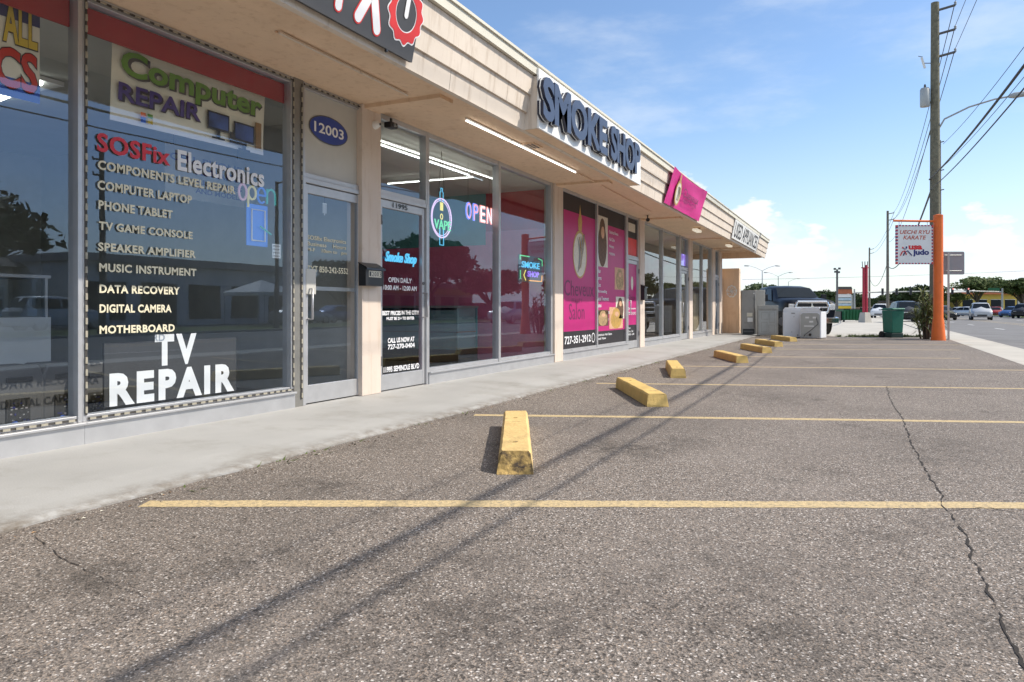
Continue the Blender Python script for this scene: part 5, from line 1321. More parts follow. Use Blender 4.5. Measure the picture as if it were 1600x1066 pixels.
# ------------------------------------------------------------------ poles and cables
def pole_xy(px, t): p = at(px, t); return p.x, p.y
PX, PY = pole_xy(1461, 26.2)
def utility_pole(x, y, h, r, lab, mt, main=False, z0=-.05):
    t = thing('utility_pole', lab, 'utility pole', (x, y, z0), group='utility poles along the street')
    m = MB(); m.tube([(x, y, z0), (x, y, h * .5), (x, y, h)], [r, r * .9, r * .72], mt, 14); m.build('shaft', t)
    for dz in (.25, 1.1, 1.9) if main else (.3, 1.0):
        m = MB(); m.tube([(x, y - r * .5, h - dz - .03), (x, y - .62, h - dz + .06)], .045, 'gray_dark' if main else 'wood_far', 8); m.build('insulator_arm', t)
        m = MB(); m.lathe([(.03, 0), (.05, .03), (.03, .06), (.05, .09), (.02, .13)], (x, y - .62, h - dz + .06), 'gray', 10); m.build('insulator', t)
    return t
T1 = utility_pole(PX, PY, 11.9, .18, 'tall weathered timber pole beside the orange post with a street lamp arm', 'wood', True)
def pole_gear():
    x, y, t = PX, PY, T1
    d = cf(-1, 0)     # image left
    c = Vector((x, y, 8.2)) + d * .36 * 1.0
    m = MB(); m.lathe([(.15, 0), (.16, .02), (.16, .60), (.13, .66), (.05, .68)], c, 'galv', 18); m.lathe([(.03, .66), (.04, .74), (.02, .8)], c, 'gray_dark', 8); m.build('transformer', t)
    c = Vector((x, y, 9.75)) + d * .30
    m = MB(); m.tube([c + Vector((0, 0, .2)) + d * .18, c - Vector((0, 0, .18)) + d * .06], .04, 'white', 8); m.tube([c + d * .08, c - d * .22], .015, 'gray_dark', 6); m.tube([c + Vector((0, 0, .22)) + d * .14, c + Vector((0, 0, .25)) + d * .3], .012, 'gray_dark', 6); m.build('fuse_cutout', t)
    m = MB(); a = Vector((x, y - .14, 7.45)); pts = [a, a + Vector((0, -.15, .28)), a + Vector((0, -.9, .62)), a + Vector((0, -1.65, .80)), a + Vector((0, -2.05, .84))]; m.tube(pts, .03, 'galv', 8); m.build('lamp_arm', t)
    e = a + Vector((0, -2.05, .84)); m = MB(); m.tube([e, e + Vector((0, -.15, .02)), e + Vector((0, -.65, .05)), e + Vector((0, -.78, .05))], [.05, .10, .09, .03], 'galv', 10); m.build('lamp_head', t)
    m = MB()
    for z in (6.9, 5.9, 5.2): m.tube([(x, y - .05, z), (x, y - .28, z + .04)], .02, 'gray_dark', 6)
    m.tube([(x + .02, y - .19, 2.2), (x + .02, y - .17, 7.0)], .018, 'gray', 6); m.build('bracket', t)
pole_gear()
P2x, P2y = pole_xy(1387, 81); utility_pole(P2x, P2y, 11.8, .16, 'thin grey timber pole standing left of the karate board', 'wood_far', z0=-.15)
P3x, P3y = pole_xy(1358.5, 127); utility_pole(P3x, P3y, 11.6, .17, 'distant timber pole right behind the red post', 'wood_far', z0=-.15)
P4x, P4y = pole_xy(1349.5, 190); utility_pole(P4x, P4y, 11.6, .17, 'farthest small timber pole down the street', 'wood_far', z0=-.15)
utility_pole(-27, PY, 11.9, .18, 'near timber pole by the street behind the camera position', 'wood', True)
def cables():
    def cable(a, b, sag, r, lab, n=40):
        a, b = Vector(a), Vector(b); pts = []
        for i in range(n + 1):
            s = i / n; p = a.lerp(b, s); p.z -= 4 * sag * s * (1 - s); pts.append(p)
        m = MB(); m.tube(pts, r, 'cable', 6); m.build('overhead_cable', label=lab, category='cable', group='cables strung along the street')
    xb = -27
    Y = PY + .18
    cable((xb, Y, 5.75), (PX, Y, 5.62), 1.22, .024, 'thick black bundled cable, heaviest of those crossing the right edge')
    cable((xb, Y - .02, 5.40), (PX, Y - .02, 5.25), 1.16, .013, 'thin cable just below the heavy bundled one')
    cable((xb, PY - .25, 7.0), (PX, PY - .25, 6.85), 1.6, .007, 'slack thin wire above the heavy bundled cable')
    cable((xb, PY - .25, 6.2), (PX, PY - .25, 6.05), 1.25, .007, 'thin wire between the slack wire and the heavy cable')
    for i, dz in enumerate((.25, 1.1, 1.9)):
        cable((xb, PY - .62, 12.08 - dz), (PX, PY - .62, 12.08 - dz), .9, .009, ('topmost power wire from the pole top arm', 'middle power wire from the second arm', 'lowest power wire from the third arm')[i])
        cable((PX, PY - .62, 12.08 - dz), (P2x, P2y - .62, 11.9 - min(dz, 1.0)), 1.2, .014, ('topmost wire running on to the thin grey pole', 'second wire running on to the thin grey pole', 'third wire running on to the thin grey pole')[i])
    cable((PX, PY, 5.62), (P2x, P2y, 5.8), 1.4, .035, 'thick cable running on from the tall pole to the thin grey one')
    cable((PX, PY, 8.0), (P2x, P2y, 8.4), 1.3, .014, 'wire leaving below the transformer to the thin grey pole')
    for dz in (.3, 1.0): cable((P2x, P2y - .62, 11.9 - dz), (P3x, P3y - .62, 11.7 - dz), .8, .02, ('upper' if dz < .5 else 'lower') + ' wire between the two distant timber poles')
    cable((P2x, P2y, 6.2), (P3x, P3y, 6.4), 2.0, .03, 'deeply sagging cable between the distant timber poles')
    a = at(1160, 150, 1 + (483 - 437) / FPX * 150); b = at(1650, 170, 1 + (483 - 421) / FPX * 170); cable(a, b, .3, .03, 'thin far wire crossing low over the street')
    # the lead that loops from the thin pole to the board
cables()

# ------------------------------------------------------------------ vehicles (built along +x, on z = 0)
def lerp(a, b, t): return a + (b - a) * t
def loft_body(m, st, mt):
    K = None; vs = []
    for (x, zb, zs, zt, wb, wt) in st:
        ring = [(-wb * .86, zb), (-wb * .97, zb + .10), (-wb, lerp(zb, zs, .55)), (-wb * .96, zs), (-wt, zt - .05), (-wt * .82, zt), (0, zt + .015)]
        ring = ring + [(-y, z) for y, z in ring[:-1][::-1]]; K = len(ring)
        vs += [(x, y, z) for y, z in ring]
    fs = [(i * K + k, i * K + (k + 1) % K, (i + 1) * K + (k + 1) % K, (i + 1) * K + k) for i in range(len(st) - 1) for k in range(K)]
    m.add(vs, fs, mt, True); m.add(vs[:K], [tuple(range(K))[::-1]], mt); m.add(vs[-K:], [tuple(range(K))], mt)
def car(kind, mt, lab, loc, yaw, group='cars on the street'):
    t = thing({'sedan': 'sedan_car', 'suv': 'sport_utility_car'}[kind], lab, 'car', loc, yaw, group)
    if kind == 'sedan':
        st = [(2.28, .36, .60, .63, .66, .58), (2.15, .25, .70, .76, .84, .74), (1.05, .22, .88, .96, .90, .80), (.30, .22, .93, 1.40, .90, .64), (-.35, .22, .93, 1.46, .90, .63), (-.95, .22, .94, 1.41, .90, .63), (-1.65, .22, .97, 1.06, .89, .76), (-2.15, .26, .92, .99, .85, .76), (-2.3, .38, .78, .84, .74, .66)]
        A, B, Cc, D, zb = 1.0, .33, -.98, -1.6, .95; zr = 1.38; wr = .645
    else:
        st = [(2.3, .40, .78, .82, .70, .62), (2.18, .30, .90, .98, .90, .80), (1.15, .27, 1.05, 1.14, .95, .84), (.50, .27, 1.10, 1.70, .95, .70), (-.4, .27, 1.10, 1.77, .95, .70), (-1.75, .27, 1.10, 1.72, .95, .69), (-2.2, .30, 1.08, 1.14, .92, .84), (-2.35, .42, .95, 1.0, .82, .75)]
        A, B, Cc, D, zb = 1.10, .53, -1.75, -2.14, 1.13; zr = 1.68; wr = .705
    m = MB(); loft_body(m, st, mt); m.build('body', t, local=True)
    m = MB()
    w0_, w1_ = .80 if kind == 'sedan' else .85, wr
    m.quad((A + .01, -w0_ * .92, zb + .05), (A + .01, w0_ * .92, zb + .05), (B + .03, w1_ * .88, zr + .0), (B + .03, -w1_ * .88, zr), 'autoglass'); m.build('windscreen', t, local=True, recalc=False)
    m = MB(); m.quad((D - .02, -w0_ * .88, zb + .08), (D - .02, w0_ * .88, zb + .08), (Cc - .04, w1_ * .86, zr), (Cc - .04, -w1_ * .86, zr), 'autoglass'); m.build('rear_window', t, local=True, recalc=False)
    ws = .895 if kind == 'sedan' else .94
    for s in (-1, 1):
        for a, b, c, d in (((A - .22), -.30, -.30, B - .08), (-.38, D + .28, Cc + .02, -.38)):
            m = MB(); m.quad((a, s * (ws * .965), zb + .03), (b, s * (ws * .965), zb + .03), (c, s * (wr + .035), zr - .04), (d, s * (wr + .035), zr - .04), 'autoglass'); m.build('side_window', t, local=True, recalc=False)
        m = MB(); m.box(st[1][0] - .04, st[1][0] + .10, s * .48 - .16, s * .48 + .16, st[1][2] - .16, st[1][2] - .02, 'lamp_glass'); m.build('headlight', t, local=True, bevel=.03)
        m = MB(); m.box(st[-2][0] - .10, st[-2][0] + .04, s * .55 - .15, s * .55 + .15, st[-2][2] - .18, st[-2][2] - .03, 'red_lamp'); m.build('tail_light', t, local=True, bevel=.03)
        for x in (1.42, -1.42):
            wheel(t, x, s * (ws - .12), .33 if kind == 'sedan' else .37, s)
    m = MB(); m.box(st[0][0] - .02, st[0][0] + .05, -.42, .42, st[0][1] + .02, st[0][1] + .16, 'black'); m.build('grille', t, local=True, bevel=.01)
    return t
def wheel(t, x, y, r, s):
    m = MB(); m.lathe([(r * .6, -.10), (r * .96, -.11), (r, -.06), (r, .06), (r * .96, .11), (r * .6, .10)], (x, y, r), 'tyre', 20, 'y'); w = m.build('wheel', t, local=True)
    m = MB(); yy = y + s * .112
    m.lathe([(r * .62, 0), (r * .58, s * .006)], (x, yy - s * .008, r), 'rim', 20, 'y')
    for k in range(5):
        a = k * 1.2566; m.tube([(x, yy + s * .004, r), (x + r * .55 * math.cos(a), yy, r + r * .55 * math.sin(a))], .03, 'rim', 5)
    m.build('rim', w, local=True)
def pickup():
    hd = (cf(-.02, -1)).normalized(); yaw = math.atan2(hd.y, hd.x)
    fc = at(1269, 28.3) - hd * 2.92
    t = thing('pickup_truck', 'dark blue crew cab pickup with chrome grille parked behind the used appliances', 'pickup truck', (fc.x, fc.y, 0), yaw)
    m = MB()
    st = [(2.88, .62, 1.14, 1.24, .88, .82), (2.76, .52, 1.22, 1.35, .98, .87), (2.0, .48, 1.26, 1.42, 1.0, .88), (1.42, .46, 1.28, 1.45, 1.0, .88), (.80, .46, 1.30, 1.88, 1.0, .76), (0., .46, 1.30, 1.97, 1.0, .77), (-.95, .46, 1.30, 1.94, 1.0, .76), (-1.16, .46, 1.28, 1.36, 1.0, .92), (-1.2, .46, 1.17, 1.20, 1.0, .96), (-2.85, .50, 1.17, 1.20, .99, .95), (-2.92, .56, 1.12, 1.15, .96, .92)]
    loft_body(m, st, 'truck'); m.build('body', t, local=True)
    m = MB(); m.quad((1.42, -.80, 1.48), (1.42, .80, 1.48), (.86, .68, 1.87), (.86, -.68, 1.87), 'autoglass'); m.build('windscreen', t, local=True, recalc=False)
    for s in (-1, 1):
        for a, b, c, d in ((1.18, .10, .10, .62), (.02, -.98, -.92, .02)):
            m = MB(); m.quad((a, s * .972, 1.34), (b, s * .972, 1.34), (c, s * .80, 1.85), (d, s * .80, 1.85), 'autoglass'); m.build('side_window', t, local=True, recalc=False)
        m = MB(); m.box(2.70, 2.90, s * .76 - .12, s * .76 + .12, .96, 1.20, 'lamp_glass'); m.build('headlight', t, local=True, bevel=.03)
        m = MB(); m.tube([(1.02, s * .98, 1.34), (1.05, s * 1.10, 1.39)], .02, 'black', 6); m.box(1.0, 1.08, s * 1.19 - .10, s * 1.19 + .10, 1.32, 1.60, 'black'); m.build('mirror', t, local=True, bevel=.02)
        for x in (1.95, -1.75): wheel(t, x, s * .88, .40, s)
        for x in (1.95, -1.75): m = MB(); m.lathe([(.47, -.01), (.47, .01)], (x, s * .965, .45), 'black', 20, 'y'); m.build('wheel_arch', t, local=True)
        m = MB(); m.tube([(.3, s * 1.0, 1.08), (.12, s * 1.02, 1.08), (.10, s * 1.0, 1.08)], .015, 'chrome', 6); m.build('door_handle', t, local=True)
    m = MB()
    ol = [(-.58, .86), (.58, .86), (.64, 1.08), (.56, 1.27), (-.56, 1.27), (-.64, 1.08)]
    for i in range(6):
        a, b = ol[i], ol[(i + 1) % 6]; m.tube([(2.90, a[0], a[1]), (2.90, b[0], b[1])], .06, 'chrome', 8)
    m.tube([(2.91, 0, .86), (2.91, 0, 1.27)], .04, 'chrome', 6); m.tube([(2.905, -.6, 1.06), (2.905, .6, 1.06)], .035, 'chrome', 6); g = m.build('grille', t, local=True)
    m = MB(); m.prism([(y, z) for y, z in ol], 'x', 2.86, 2.885, 'black'); m.lathe([(.06, .03), (.06, .045)], (2.9, 0, 1.07), 'chrome', 8, 'x'); m.build('grille_mesh', g, local=True)
    m = MB(); m.prism([(2.75, .46), (3.02, .46), (3.03, .66), (2.8, .70)], 'y', -.98, .98, 'chrome'); m.box(3.02, 3.035, -.3, .3, .50, .60, 'black'); m.build('bumper', t, local=True, bevel=.03)
pickup()
def street_cars():
    def yaw_to(dx, dy): return math.atan2(dy, dx)
    p = at(1532, 76, -.12); car('suv', 'silver', 'silver utility car driving towards the camera on the street', p, yaw_to(-1, .06))
    p = at(1545, 92, -.12)
    L = [('sedan', 'silver', 1507, 105, .9, 'pale silver sedan waiting far left of the oncoming utility car'), ('sedan', 'carblue', 1582, 98, 2.6, 'blue grey sedan parked by the far kerb at the right edge'), ('sedan', 'carred', 1556, 112, 2.9, 'dark red sedan just behind the oncoming utility car'),
         ('suv', 'cardark', 1600, 88, 2.8, 'black utility car cut by the right edge of the view'), ('suv', 'carwhite', 1376, 92, 3.0, 'white utility car between the concrete base and the trash cart'), ('suv', 'cardark', 1416, 60, 3.3, 'dark utility car right of the trash cart'),
         ('sedan', 'carwhite', 1497, 120, .8, 'white sedan waiting behind the steel sign post'), ('sedan', 'cardark', 1472, 75, 3.3, 'black sedan half hidden behind the orange post')]
    for k, m_, px, t_, yw, lab in L:
        q = at(px, t_, -.12); car(k, m_, lab, q, yw)
    # across the road: only mirrored in the shop windows
    for k, m_, x, y, yw, lab in (('suv', 'carwhite', 24, -27, 0, 'white utility car in the lot across the road, mirrored in the repair shop glass'), ('sedan', 'silver', 41, -26, 0.1, 'silver sedan across the road, mirrored in the numbered door'), ('suv', 'silver', 52, -14.8, 3.14, 'silver utility car on the far lane, mirrored in the smoke shop glass'),
                                 ('sedan', 'carwhite', 60, -15, 3.14, 'white sedan on the far lane mirrored in the smoke shop glass'), ('suv', 'carred', 68, -26, .2, 'red utility car across the road, mirrored in the smoke shop glass'), ('sedan', 'cardark', 72, -15, 3.14, 'black sedan on the far lane mirrored in the smoke shop glass'),
                                 ('sedan', 'carblue', 47, -27.5, .1, 'blue sedan across the road near the white canopy')):
        car(k, m_, lab, (x, y, -.12), yw)
street_cars()

# ------------------------------------------------------------------ trees and plants
def crown(nclump, n, rx, ry, rz, zc, leaf, mt, seed, flat=.55):
    rnd = random.Random(seed); m = MB(); cl = []
    for i in range(nclump):
        a = rnd.uniform(0, 6.283); rr = math.sqrt(rnd.random()) * .82; z = rnd.uniform(-.5, .85)
        k = math.sqrt(max(.05, 1 - (z * .85) ** 2)); cl.append((rx * rr * k * math.cos(a), ry * rr * k * math.sin(a), zc + rz * z * .75, rnd.uniform(.24, .42)))
    for i in range(n):
        cx, cy, cz, cr = rnd.choice(cl); v = Vector((rnd.gauss(0, 1), rnd.gauss(0, 1), rnd.gauss(0, 1))).normalized(); q = cr * (rnd.random() ** .35)
        p = Vector((cx + v.x * q * rx, cy + v.y * q * ry, cz + v.z * q * rz * .9))
        a = Vector((rnd.gauss(0, 1), rnd.gauss(0, 1), rnd.gauss(0, .7))).normalized(); b = a.orthogonal().normalized(); b = (b + v * .6).normalized(); s = leaf * rnd.uniform(.6, 1.3)
        m.add([p - a * s, p + b * s * flat, p + a * s, p - b * s * flat], [(0, 1, 2, 3)], mt)
    return m, cl
def tree(lab, loc, w, h, mt='leaf', n=3600, seed=1, trunk=.3, nclump=26, leaf=.30, group='trees beyond the lot', base=.32):
    t = thing('tree', lab, 'tree', loc, random.uniform(0, 6), group)
    rz = h * (1 - base) / 2; zc = h * base + rz
    m, cl = crown(nclump, n, w / 2, w / 2, rz, zc, leaf, mt, seed); m.build('crown', t, local=True, recalc=False)
    m = MB(); rnd = random.Random(seed + 99)
    f = Vector((rnd.uniform(-.2, .2), rnd.uniform(-.2, .2), h * base * .75)); m.tube([(0, 0, -.2), f * .5, f], [trunk * 1.25, trunk, trunk * .85], 'bark', 9)
    for c in cl[:9]:
        e = Vector(c[:3]); mid = f.lerp(e, .5) + Vector((0, 0, .3)); m.tube([f, mid, e], [trunk * .55, trunk * .34, trunk * .12], 'bark', 6)
    m.build('trunk', t, local=True); return t
def trees():
    t1 = tree('broad dark oak over the yellow building, left of the two at the right', at(1528, 140, -.15), 8.6, 7.6, 'leaf', 5200, 3, .36, 34, .30, base=.44)
    q = at(1493, 150, -.15); c = dup(t1, q, 2.2, 'smaller oak crowding the left side of the broad dark one'); c.scale = (.62, .62, .60)
    q = at(1598, 120, -.15); c = dup(t1, q, 4.0, 'big oak cut by the right edge of the view'); c.scale = (.95, .95, .85)
    t2 = tree('dark bushy tree behind the pickup roof, left end of the row', at(1188, 150, -.15), 9, 6.6, 'leaf_dark', 3200, 5, .3, 22, .36)
    for i, (px, tt, s, a, l) in enumerate(((1205, 158, .8, 1, 'dark bushy tree behind the pickup roof, second in the row'), (1272, 160, .62, 2, 'rounded dark tree behind the pickup windscreen'), (1284, 135, .72, 3, 'olive edged tree right of the windscreen pillar'), (1297, 118, .62, 4, 'low dark tree between the pickup and the pylon'),
                                           (1258, 150, .6, 5, 'small dark tree just above the pickup roof'), (1335, 170, .75, 1.7, 'dark tree to the right of the shop pylon'), (1350, 160, .55, 2.9, 'small tree behind the red post'), (1392, 190, .8, 1.1, 'round far tree above the trash cart'), (1424, 170, .95, 3.3, 'far tree under the blue roadside board'),
                                           (1445, 160, 1.0, .5, 'far dark tree between the blue board and the orange post'), (1372, 210, .7, 4.4, 'hazy far tree left of the thin grey pole'), (1560, 200, 1.0, 5.1, 'far tree filling the gap between the two oaks'))):
        c = dup(t2, at(px, tt, -.15), a, l); c.scale = (s, s, s)
    # across the road, mirrored in the glass
    t3 = tree('large spreading tree across the road, mirrored at the left window', (17, -27, -.05), 11, 7.6, 'leaf_dark', 5200, 8, .4, 34, .32, 'trees across the road')
    for (x, y, s, a, l) in ((48, -44, .7, 2.0, 'tree across the road far behind the white canopy'), (66, -31, 1.15, 3.0, 'broad tree across the road mirrored in the middle smoke shop pane'), (78, -30, .8, 4.0, 'smaller tree across the road mirrored in the last smoke shop pane'), (58, -36, .8, 5.0, 'tree across the road behind the low shop'),
                            (100, -28, .9, .4, 'tree across the road mirrored in the end shop glass'), (128, -27, 1.0, 1.4, 'far tree across the road mirrored in the end shop glass'), (5, -30, .9, 2.4, 'tree across the road behind the camera')):
        c = dup(t3, (x, y, -.05), a, l); c.scale = (s, s, s)
trees()
def yucca():
    P = at(1447, 24.4); rnd = random.Random(4)
    t = thing('spiky_plant', 'tall spiky yucca with thin stems growing left of the orange post', 'plant', (P.x, P.y, -.02))
    st = MB(); lf = MB()
    for i in range(11):
        a = rnd.uniform(0, 6.28); r = rnd.uniform(.03, .28); h = rnd.uniform(.55, 1.7); lean = Vector((math.cos(a), math.sin(a), 0)) * rnd.uniform(.05, .32)
        b = Vector((P.x + r * math.cos(a), P.y + r * math.sin(a), -.02)); tp = b + lean + Vector((0, 0, h))
        st.tube([b, b.lerp(tp, .5) + Vector((0, 0, .05)), tp], [.032, .026, .018], 'bark', 6)
        for k in range(46):
            u = rnd.uniform(.35, 1.0); o = b.lerp(tp, u); th = rnd.uniform(0, 6.28); el = rnd.uniform(-.5, 1.2); L = rnd.uniform(.25, .52)
            d = Vector((math.cos(th) * math.cos(el), math.sin(th) * math.cos(el), math.sin(el))); q = d.cross(Vector((0, 0, 1))); q = q.normalized() * .022 if q.length > .01 else Vector((.02, 0, 0))
            mid = o + d * L * .5 + Vector((0, 0, .03)); e = o + d * L - Vector((0, 0, .07))
            lf.add([o - q * .6, o + q * .6, mid + q, mid - q, e], [(0, 1, 2, 3), (3, 2, 4)], 'leaf_olive' if rnd.random() < .75 else 'leaf')
    st.build('stem', t); lf.build('foliage', t, recalc=False)
yucca()

# ------------------------------------------------------------------ distant street furniture and buildings
def far_things():
    # striped red post on a concrete base
    P = at(1351.5, 58)
    t = thing('red_post', 'weathered red roadside post on a tapered concrete base', 'post', (P.x, P.y, -.1))
    m = MB(); m.lathe([(.50, -.1), (.36, .70), (.33, .73)], (P.x, P.y, 0), 'concrete', 4, smooth=False); m.build('base', t)
    m = MB()
    for dx in (-.10, .12): m.tube([(P.x + dx * SS, P.y - dx * CC, .7), (P.x + dx * SS, P.y - dx * CC, 4.35 + dx)], .10, 'redpole', 8)
    m.build('shaft', t)
    m = MB()
    for dx in (-.18, 0, .18): m.tube([(P.x + dx * SS, P.y - dx * CC, 4.2), (P.x + dx * 1.2 * SS, P.y - dx * 1.2 * CC, 4.75)], .035, 'gray_dark', 5)
    m.tube([(P.x - .3 * SS, P.y + .3 * CC, 4.25), (P.x + .3 * SS, P.y - .3 * CC, 4.25)], .04, 'redpole', 5); m.build('bracket', t)
    # green skip
    c = at(1326, 63); t = thing('dumpster', 'long green steel dumpster beyond the lot beside the red post', 'dumpster', (c.x, c.y, -.1), math.atan2(-CC, SS))
    m = MB(); m.prism([(-.75, .15), (.75, .15), (.85, 1.05), (-.85, 1.05)], 'x', -.82, .82, 'dumpster'); m.build('body', t, local=True)
    for k in range(7): m = MB(); m.box(-.8 + .26 * k, -.72 + .26 * k, -.93, -.86, .2, 1.02, 'dumpster'); m.build('rib', t, local=True)
    for s in (-1, 1): m = MB(); m.prism([(-.86, 1.06), (.86, 1.06), (.86, 1.10), (-.86, 1.14)], 'x', .02 if s > 0 else -.82, .82 if s > 0 else -.02, 'black'); m.build('lid', t, local=True)
    for s in (-1, 1):
        m = MB(); m.box(s * .78 - .05, s * .78 + .05, -.9, -.7, 0, .2, 'black'); m.build('foot', t, local=True)
        m = MB(); m.box(s * .9 - .05, s * .9 + .05, -.6, .6, .1, .9, 'black'); m.build('lifting_bracket', t, local=True)
    # shop pylon with a roof
    c = at(1319, 95); t = thing('pylon_sign', 'multi panel roadside pylon with a terracotta band and hipped dark cap', 'sign', (c.x, c.y, -.1), math.atan2(-CC, SS))
    z = lambda py: 1 + (483 - py) / FPX * 95
    m = MB(); 
    for s in (-1, 1): m.box(s * .92 - .07, s * .92 + .07, -.2, .2, 0, z(460), 'gray_light')
    m.build('post', t, local=True)
    m = MB(); m.prism([(-.9, z(451)), (.9, z(451)), (.8, z(447)), (-.8, z(447))], 'y', -.35, .35, 'roof_dark'); m.prism([(-.95, z(458)), (.95, z(458)), (.88, z(451)), (-.88, z(451))], 'y', -.3, .3, 'terracotta'); m.build('cap', t, local=True)
    m = MB()
    for k, (a, b, mt) in enumerate(((463.5, 458.5, 'white_matte'), (468.5, 464.3, 'pylon_blue'), (472.5, 469.3, 'ivory'), (476.5, 473.2, 'pylon_blue'), (481, 477.3, 'banner_yellow'))): m.box(-.84, .84, -.18, .18, z(a), z(b), mt)
    m.build('panel', t, local=True)
    # double arm street lamps
    def lamp(px, tt, ytop, arms, lab, sgn=0):
        P = at(px, tt); h = 1 + (483 - ytop) / FPX * tt; d = cf(1, 0)
        t = thing('street_lamp', lab, 'street lamp', (P.x, P.y, -.12), group='far street lamps')
        m = MB(); m.tube([(P.x, P.y, -.12), (P.x, P.y, h - .9)], [.12, .08], 'galv', 8); m.build('pole', t)
        m = MB()
        for s in arms: m.tube([Vector((P.x, P.y, h - .95)), Vector((P.x, P.y, h - .35)) + d * s * 1.2, Vector((P.x, P.y, h)) + d * s * 2.4], .05, 'galv', 6)
        m.build('arm', t)
        for s in arms:
            m = MB(); e = Vector((P.x, P.y, h)) + d * s * 2.4; m.tube([e, e + d * s * .25, e + d * s * .95, e + d * s * 1.05], [.05, .13, .12, .03], 'galv', 8); m.build('lamp_head', t)
    lamp(1191, 140, 415.5, (-1, 1), 'double armed street lamp left above the pickup, tallest of three'); lamp(1216, 175, 426, (-1, 1), 'double armed street lamp above the pickup cab, middle of three'); lamp(1232, 215, 435.5, (1,), 'farthest street lamp above the pickup roof, shortest of three')
    # floodlight pole
    P = at(1308, 90); h = 1 + (483 - 421) / FPX * 90
    t = thing('floodlight_pole', 'dark pole with a cluster of floodlights behind the pylon', 'lamp post', (P.x, P.y, -.12)); m = MB(); m.tube([(P.x, P.y, -.12), (P.x, P.y, h)], .12, 'gray_dark', 8); m.build('pole', t)
    for dx, dz in ((-.28, .05), (.28, .1), (-.2, -.3), (.2, -.35)):
        m = MB(); c = Vector((P.x + dx * SS, P.y - dx * CC, h + dz)); m.box(c.x - .13, c.x + .13, c.y - .15, c.y + .15, c.z - .12, c.z + .12, 'gray_dark'); m.build('floodlight', t, bevel=.03)
    # traffic signals over the junction: two mast arms
    def mast(base_px, tip_px, tt, py, heads, lab, lit=None):
        B, T = at(base_px, tt), at(tip_px, tt); z = 1 + (483 - py) / FPX * tt
        t = thing('traffic_signal_mast', lab, 'traffic signal', (B.x, B.y, -.12), group='signal masts over the junction')
        m = MB(); m.tube([(B.x, B.y, -.12), (B.x, B.y, z + .5)], [.17, .12], 'galv', 8); m.build('pole', t)
        m = MB(); m.tube([(B.x, B.y, z - .1), (T.x, T.y, z + .15)], [.13, .07], 'galv', 8); m.build('arm', t)
        for px in heads:
            c = at(px, tt); c.z = z + .05; m = MB(); m.box(c.x - .18, c.x + .18, c.y - .18, c.y + .18, c.z - .5, c.z + .55, 'black'); m.build('signal_head', t, bevel=.03)
            if lit:
                hh = cf(0, -1); e = c + hh * .24; m = MB(); ux = cf(1, 0); m.disc((e.x, e.y, e.z + .35), .13, .13, lit, ux=ux); m.build('lens', bpy.data.objects[[o.name for o in t.children if o.name.startswith('signal_head')][-1]], recalc=False) if False else m.build('lens', t, recalc=False)
        return t
    mast(1566, 1486, 118, 455.5, (1488, 1512), 'steel signal mast in front of the broad oak with red heads', 'redneon'); mast(1335, 1462, 120, 456.5, (1379, 1401, 1423, 1443), 'long far signal mast with four dark heads behind the thin pole')
    a, b = at(1544, 117.6), at(1562, 117.6)
    m = MB(); z0, z1 = 1 + (483 - 454.5) / FPX * 117.6, 1 + (483 - 450) / FPX * 117.6; n = cf(0, 1) * .03
    m.add([a + Vector((0, 0, z0)), b + Vector((0, 0, z0)), b + Vector((0, 0, z1)), a + Vector((0, 0, z1)), a + n + Vector((0, 0, z0)), b + n + Vector((0, 0, z0)), b + n + Vector((0, 0, z1)), a + n + Vector((0, 0, z1))], [(0, 1, 2, 3), (4, 5, 6, 7), (0, 1, 5, 4), (1, 2, 6, 5), (2, 3, 7, 6), (3, 0, 4, 7)], 'dumpster'); m.build('street_name_sign', label='small green street name board on the nearer signal mast', category='sign')
    # blue roadside board
    c = at(1426, 175); zz = lambda py: 1 + (483 - py) / FPX * 175
    t = thing('roadside_board', 'large pale blue roadside board far behind the trash cart', 'sign', (c.x, c.y, -.12), math.atan2(-CC, SS)); m = MB(); m.box(-2.5, 2.5, -.2, .2, zz(466), zz(455), 'sign_blue'); m.build('panel', t, local=True)
    m = MB(); m.box(-1.9, .3, -.22, -.205, zz(463), zz(459), 'pylon_blue'); m.box(.7, 1.9, -.22, -.205, zz(464), zz(458), 'pylon_blue'); m.build('faded_print', t, local=True)
    m = MB(); m.box(-.2, .2, -.15, .15, 0, zz(466), 'gray_dark'); m.build('post', t, local=True)
    # buildings
    def building(name, lab, c, yaw, w, d, h, mt, roof='roof_dark', windows=4, band=None, gable=False, grp=None):
        t = thing(name, lab, 'building', (c[0], c[1], -.15), yaw, grp)
        m = MB(); m.box(-w / 2, w / 2, 0, d, 0, h, mt); m.build('wall', t, local=True)
        m = MB()
        if gable: m.prism([(-.6, h), (d + .6, h), (d / 2, h + d * .22)], 'x', -w / 2 - .5, w / 2 + .5, roof)
        else: m.box(-w / 2 - .25, w / 2 + .25, -.6, d + .25, h, h + .45, roof)
        m.build('roof', t, local=True)
        if band: m = MB(); m.box(-w / 2 + .3, w / 2 - .3, -.12, -.003, h - .9, h - .25, band); m.build('sign_band', t, local=True)
        for i in range(windows):
            x = -w / 2 + w * (i + .5) / windows; m = MB(); m.box(x - w / windows * .36, x + w / windows * .36, -.05, -.002, .5 if i % 3 else .02, h - 1.15, 'autoglass'); f = m.build('window', t, local=True)
            m = MB(); m.box(x - w / windows * .38, x + w / windows * .38, -.09, -.051, h - 1.15, h - 1.08, 'white_matte'); m.build('lintel', f, local=True)
        return t
    f = lambda px, tt: at(px, tt)
    yw = math.atan2(-CC, SS)
    building('yellow_shop', 'bright yellow single storey shop behind the broad oak', f(1545, 158), yw + .1, 13, 10, 4.3, 'yellow_wall', 'terracotta', 4)
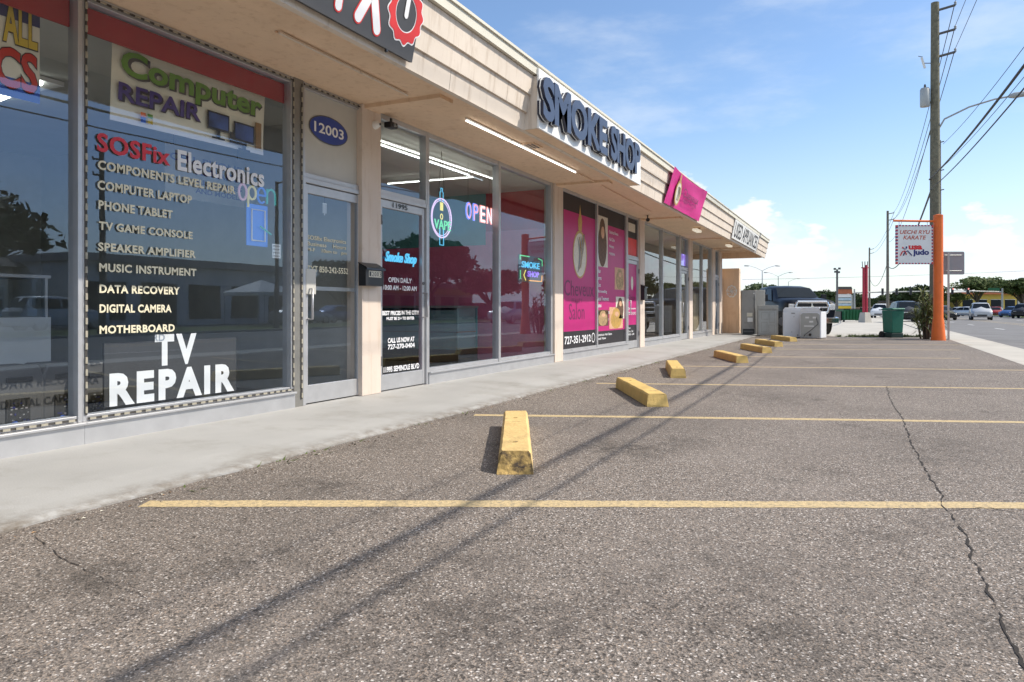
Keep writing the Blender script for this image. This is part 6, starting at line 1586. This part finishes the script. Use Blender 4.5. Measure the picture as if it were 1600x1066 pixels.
    building('pale_building', 'pale grey building showing between the oaks at the right', f(1582, 170), yw - .1, 9, 8, 4.8, 'gray_light', 'roof_dark', 3)
    building('low_office', 'low grey office far beyond the trash cart', f(1412, 210), yw, 16, 9, 3.8, 'gray', 'roof_dark', 4)
    building('low_shop', 'long low tan shop behind the pylon and dumpster', f(1300, 170), yw, 34, 9, 2.6, 'tan', 'roof_dark', 6)
    building('white_shop', 'white flat roofed shop across the road, mirrored left of the open neon', (36, -30, 0), math.pi, 18, 10, 3.9, 'white_matte', 'gray', 5)
    building('brown_shop', 'dark roofed shop across the road mirrored in the left pane', (19, -35, 0), math.pi, 15, 9, 3.6, 'tan', 'roof_dark', 4, None, True)
    building('beige_shop', 'beige shop across the road, mirrored in the smoke shop panes', (72, -36, 0), math.pi, 26, 10, 3.8, 'tan', 'gray', 6, 'banner_yellow')
    # canopy tent across the road
    t = thing('canopy_tent', 'white pop up canopy across the road, mirrored beside the phone neon', 'tent', (35.5, -24.5, -.05), .1)
    m = MB(); b = [(-1.6, -1.6, 2.1), (1.6, -1.6, 2.1), (1.6, 1.6, 2.1), (-1.6, 1.6, 2.1), (0, 0, 2.9)]; m.add(b, [(0, 1, 4), (1, 2, 4), (2, 3, 4), (3, 0, 4)], 'white_matte'); m.add([(x, y, z) for x, y, z in b[:4]] + [(x, y, z - .22) for x, y, z in b[:4]], [(i, (i + 1) % 4, 4 + (i + 1) % 4, 4 + i) for i in range(4)], 'white_matte'); m.build('canopy', t, local=True, recalc=False)
    for x, y in ((-1.55, -1.55), (1.55, -1.55), (1.55, 1.55), (-1.55, 1.55)): m = MB(); m.tube([(x, y, 0), (x, y, 2.1)], .03, 'gray', 6); m.build('leg', t, local=True)
    P = Vector((31, -19, 0)); t = thing('street_lamp', 'single grey street lamp across the road, mirrored in the lettered window', 'street lamp', (P.x, P.y, -.1)); m = MB(); m.tube([(P.x, P.y, -.1), (P.x, P.y, 8)], [.14, .09], 'gray_dark', 8); m.build('pole', t); m = MB(); m.tube([(P.x, P.y, 7.9), (P.x, P.y + 1.4, 8.1)], .05, 'gray_dark', 6); m.tube([(P.x, P.y + 1.4, 8.1), (P.x, P.y + 2.1, 8.12)], .11, 'gray_dark', 8); m.build('arm', t)
    x, y = 22.5, -21.5; utility_pole(x, y, 8.2, .15, 'timber pole across the road, mirrored among the cream words', 'wood_far')
far_things()
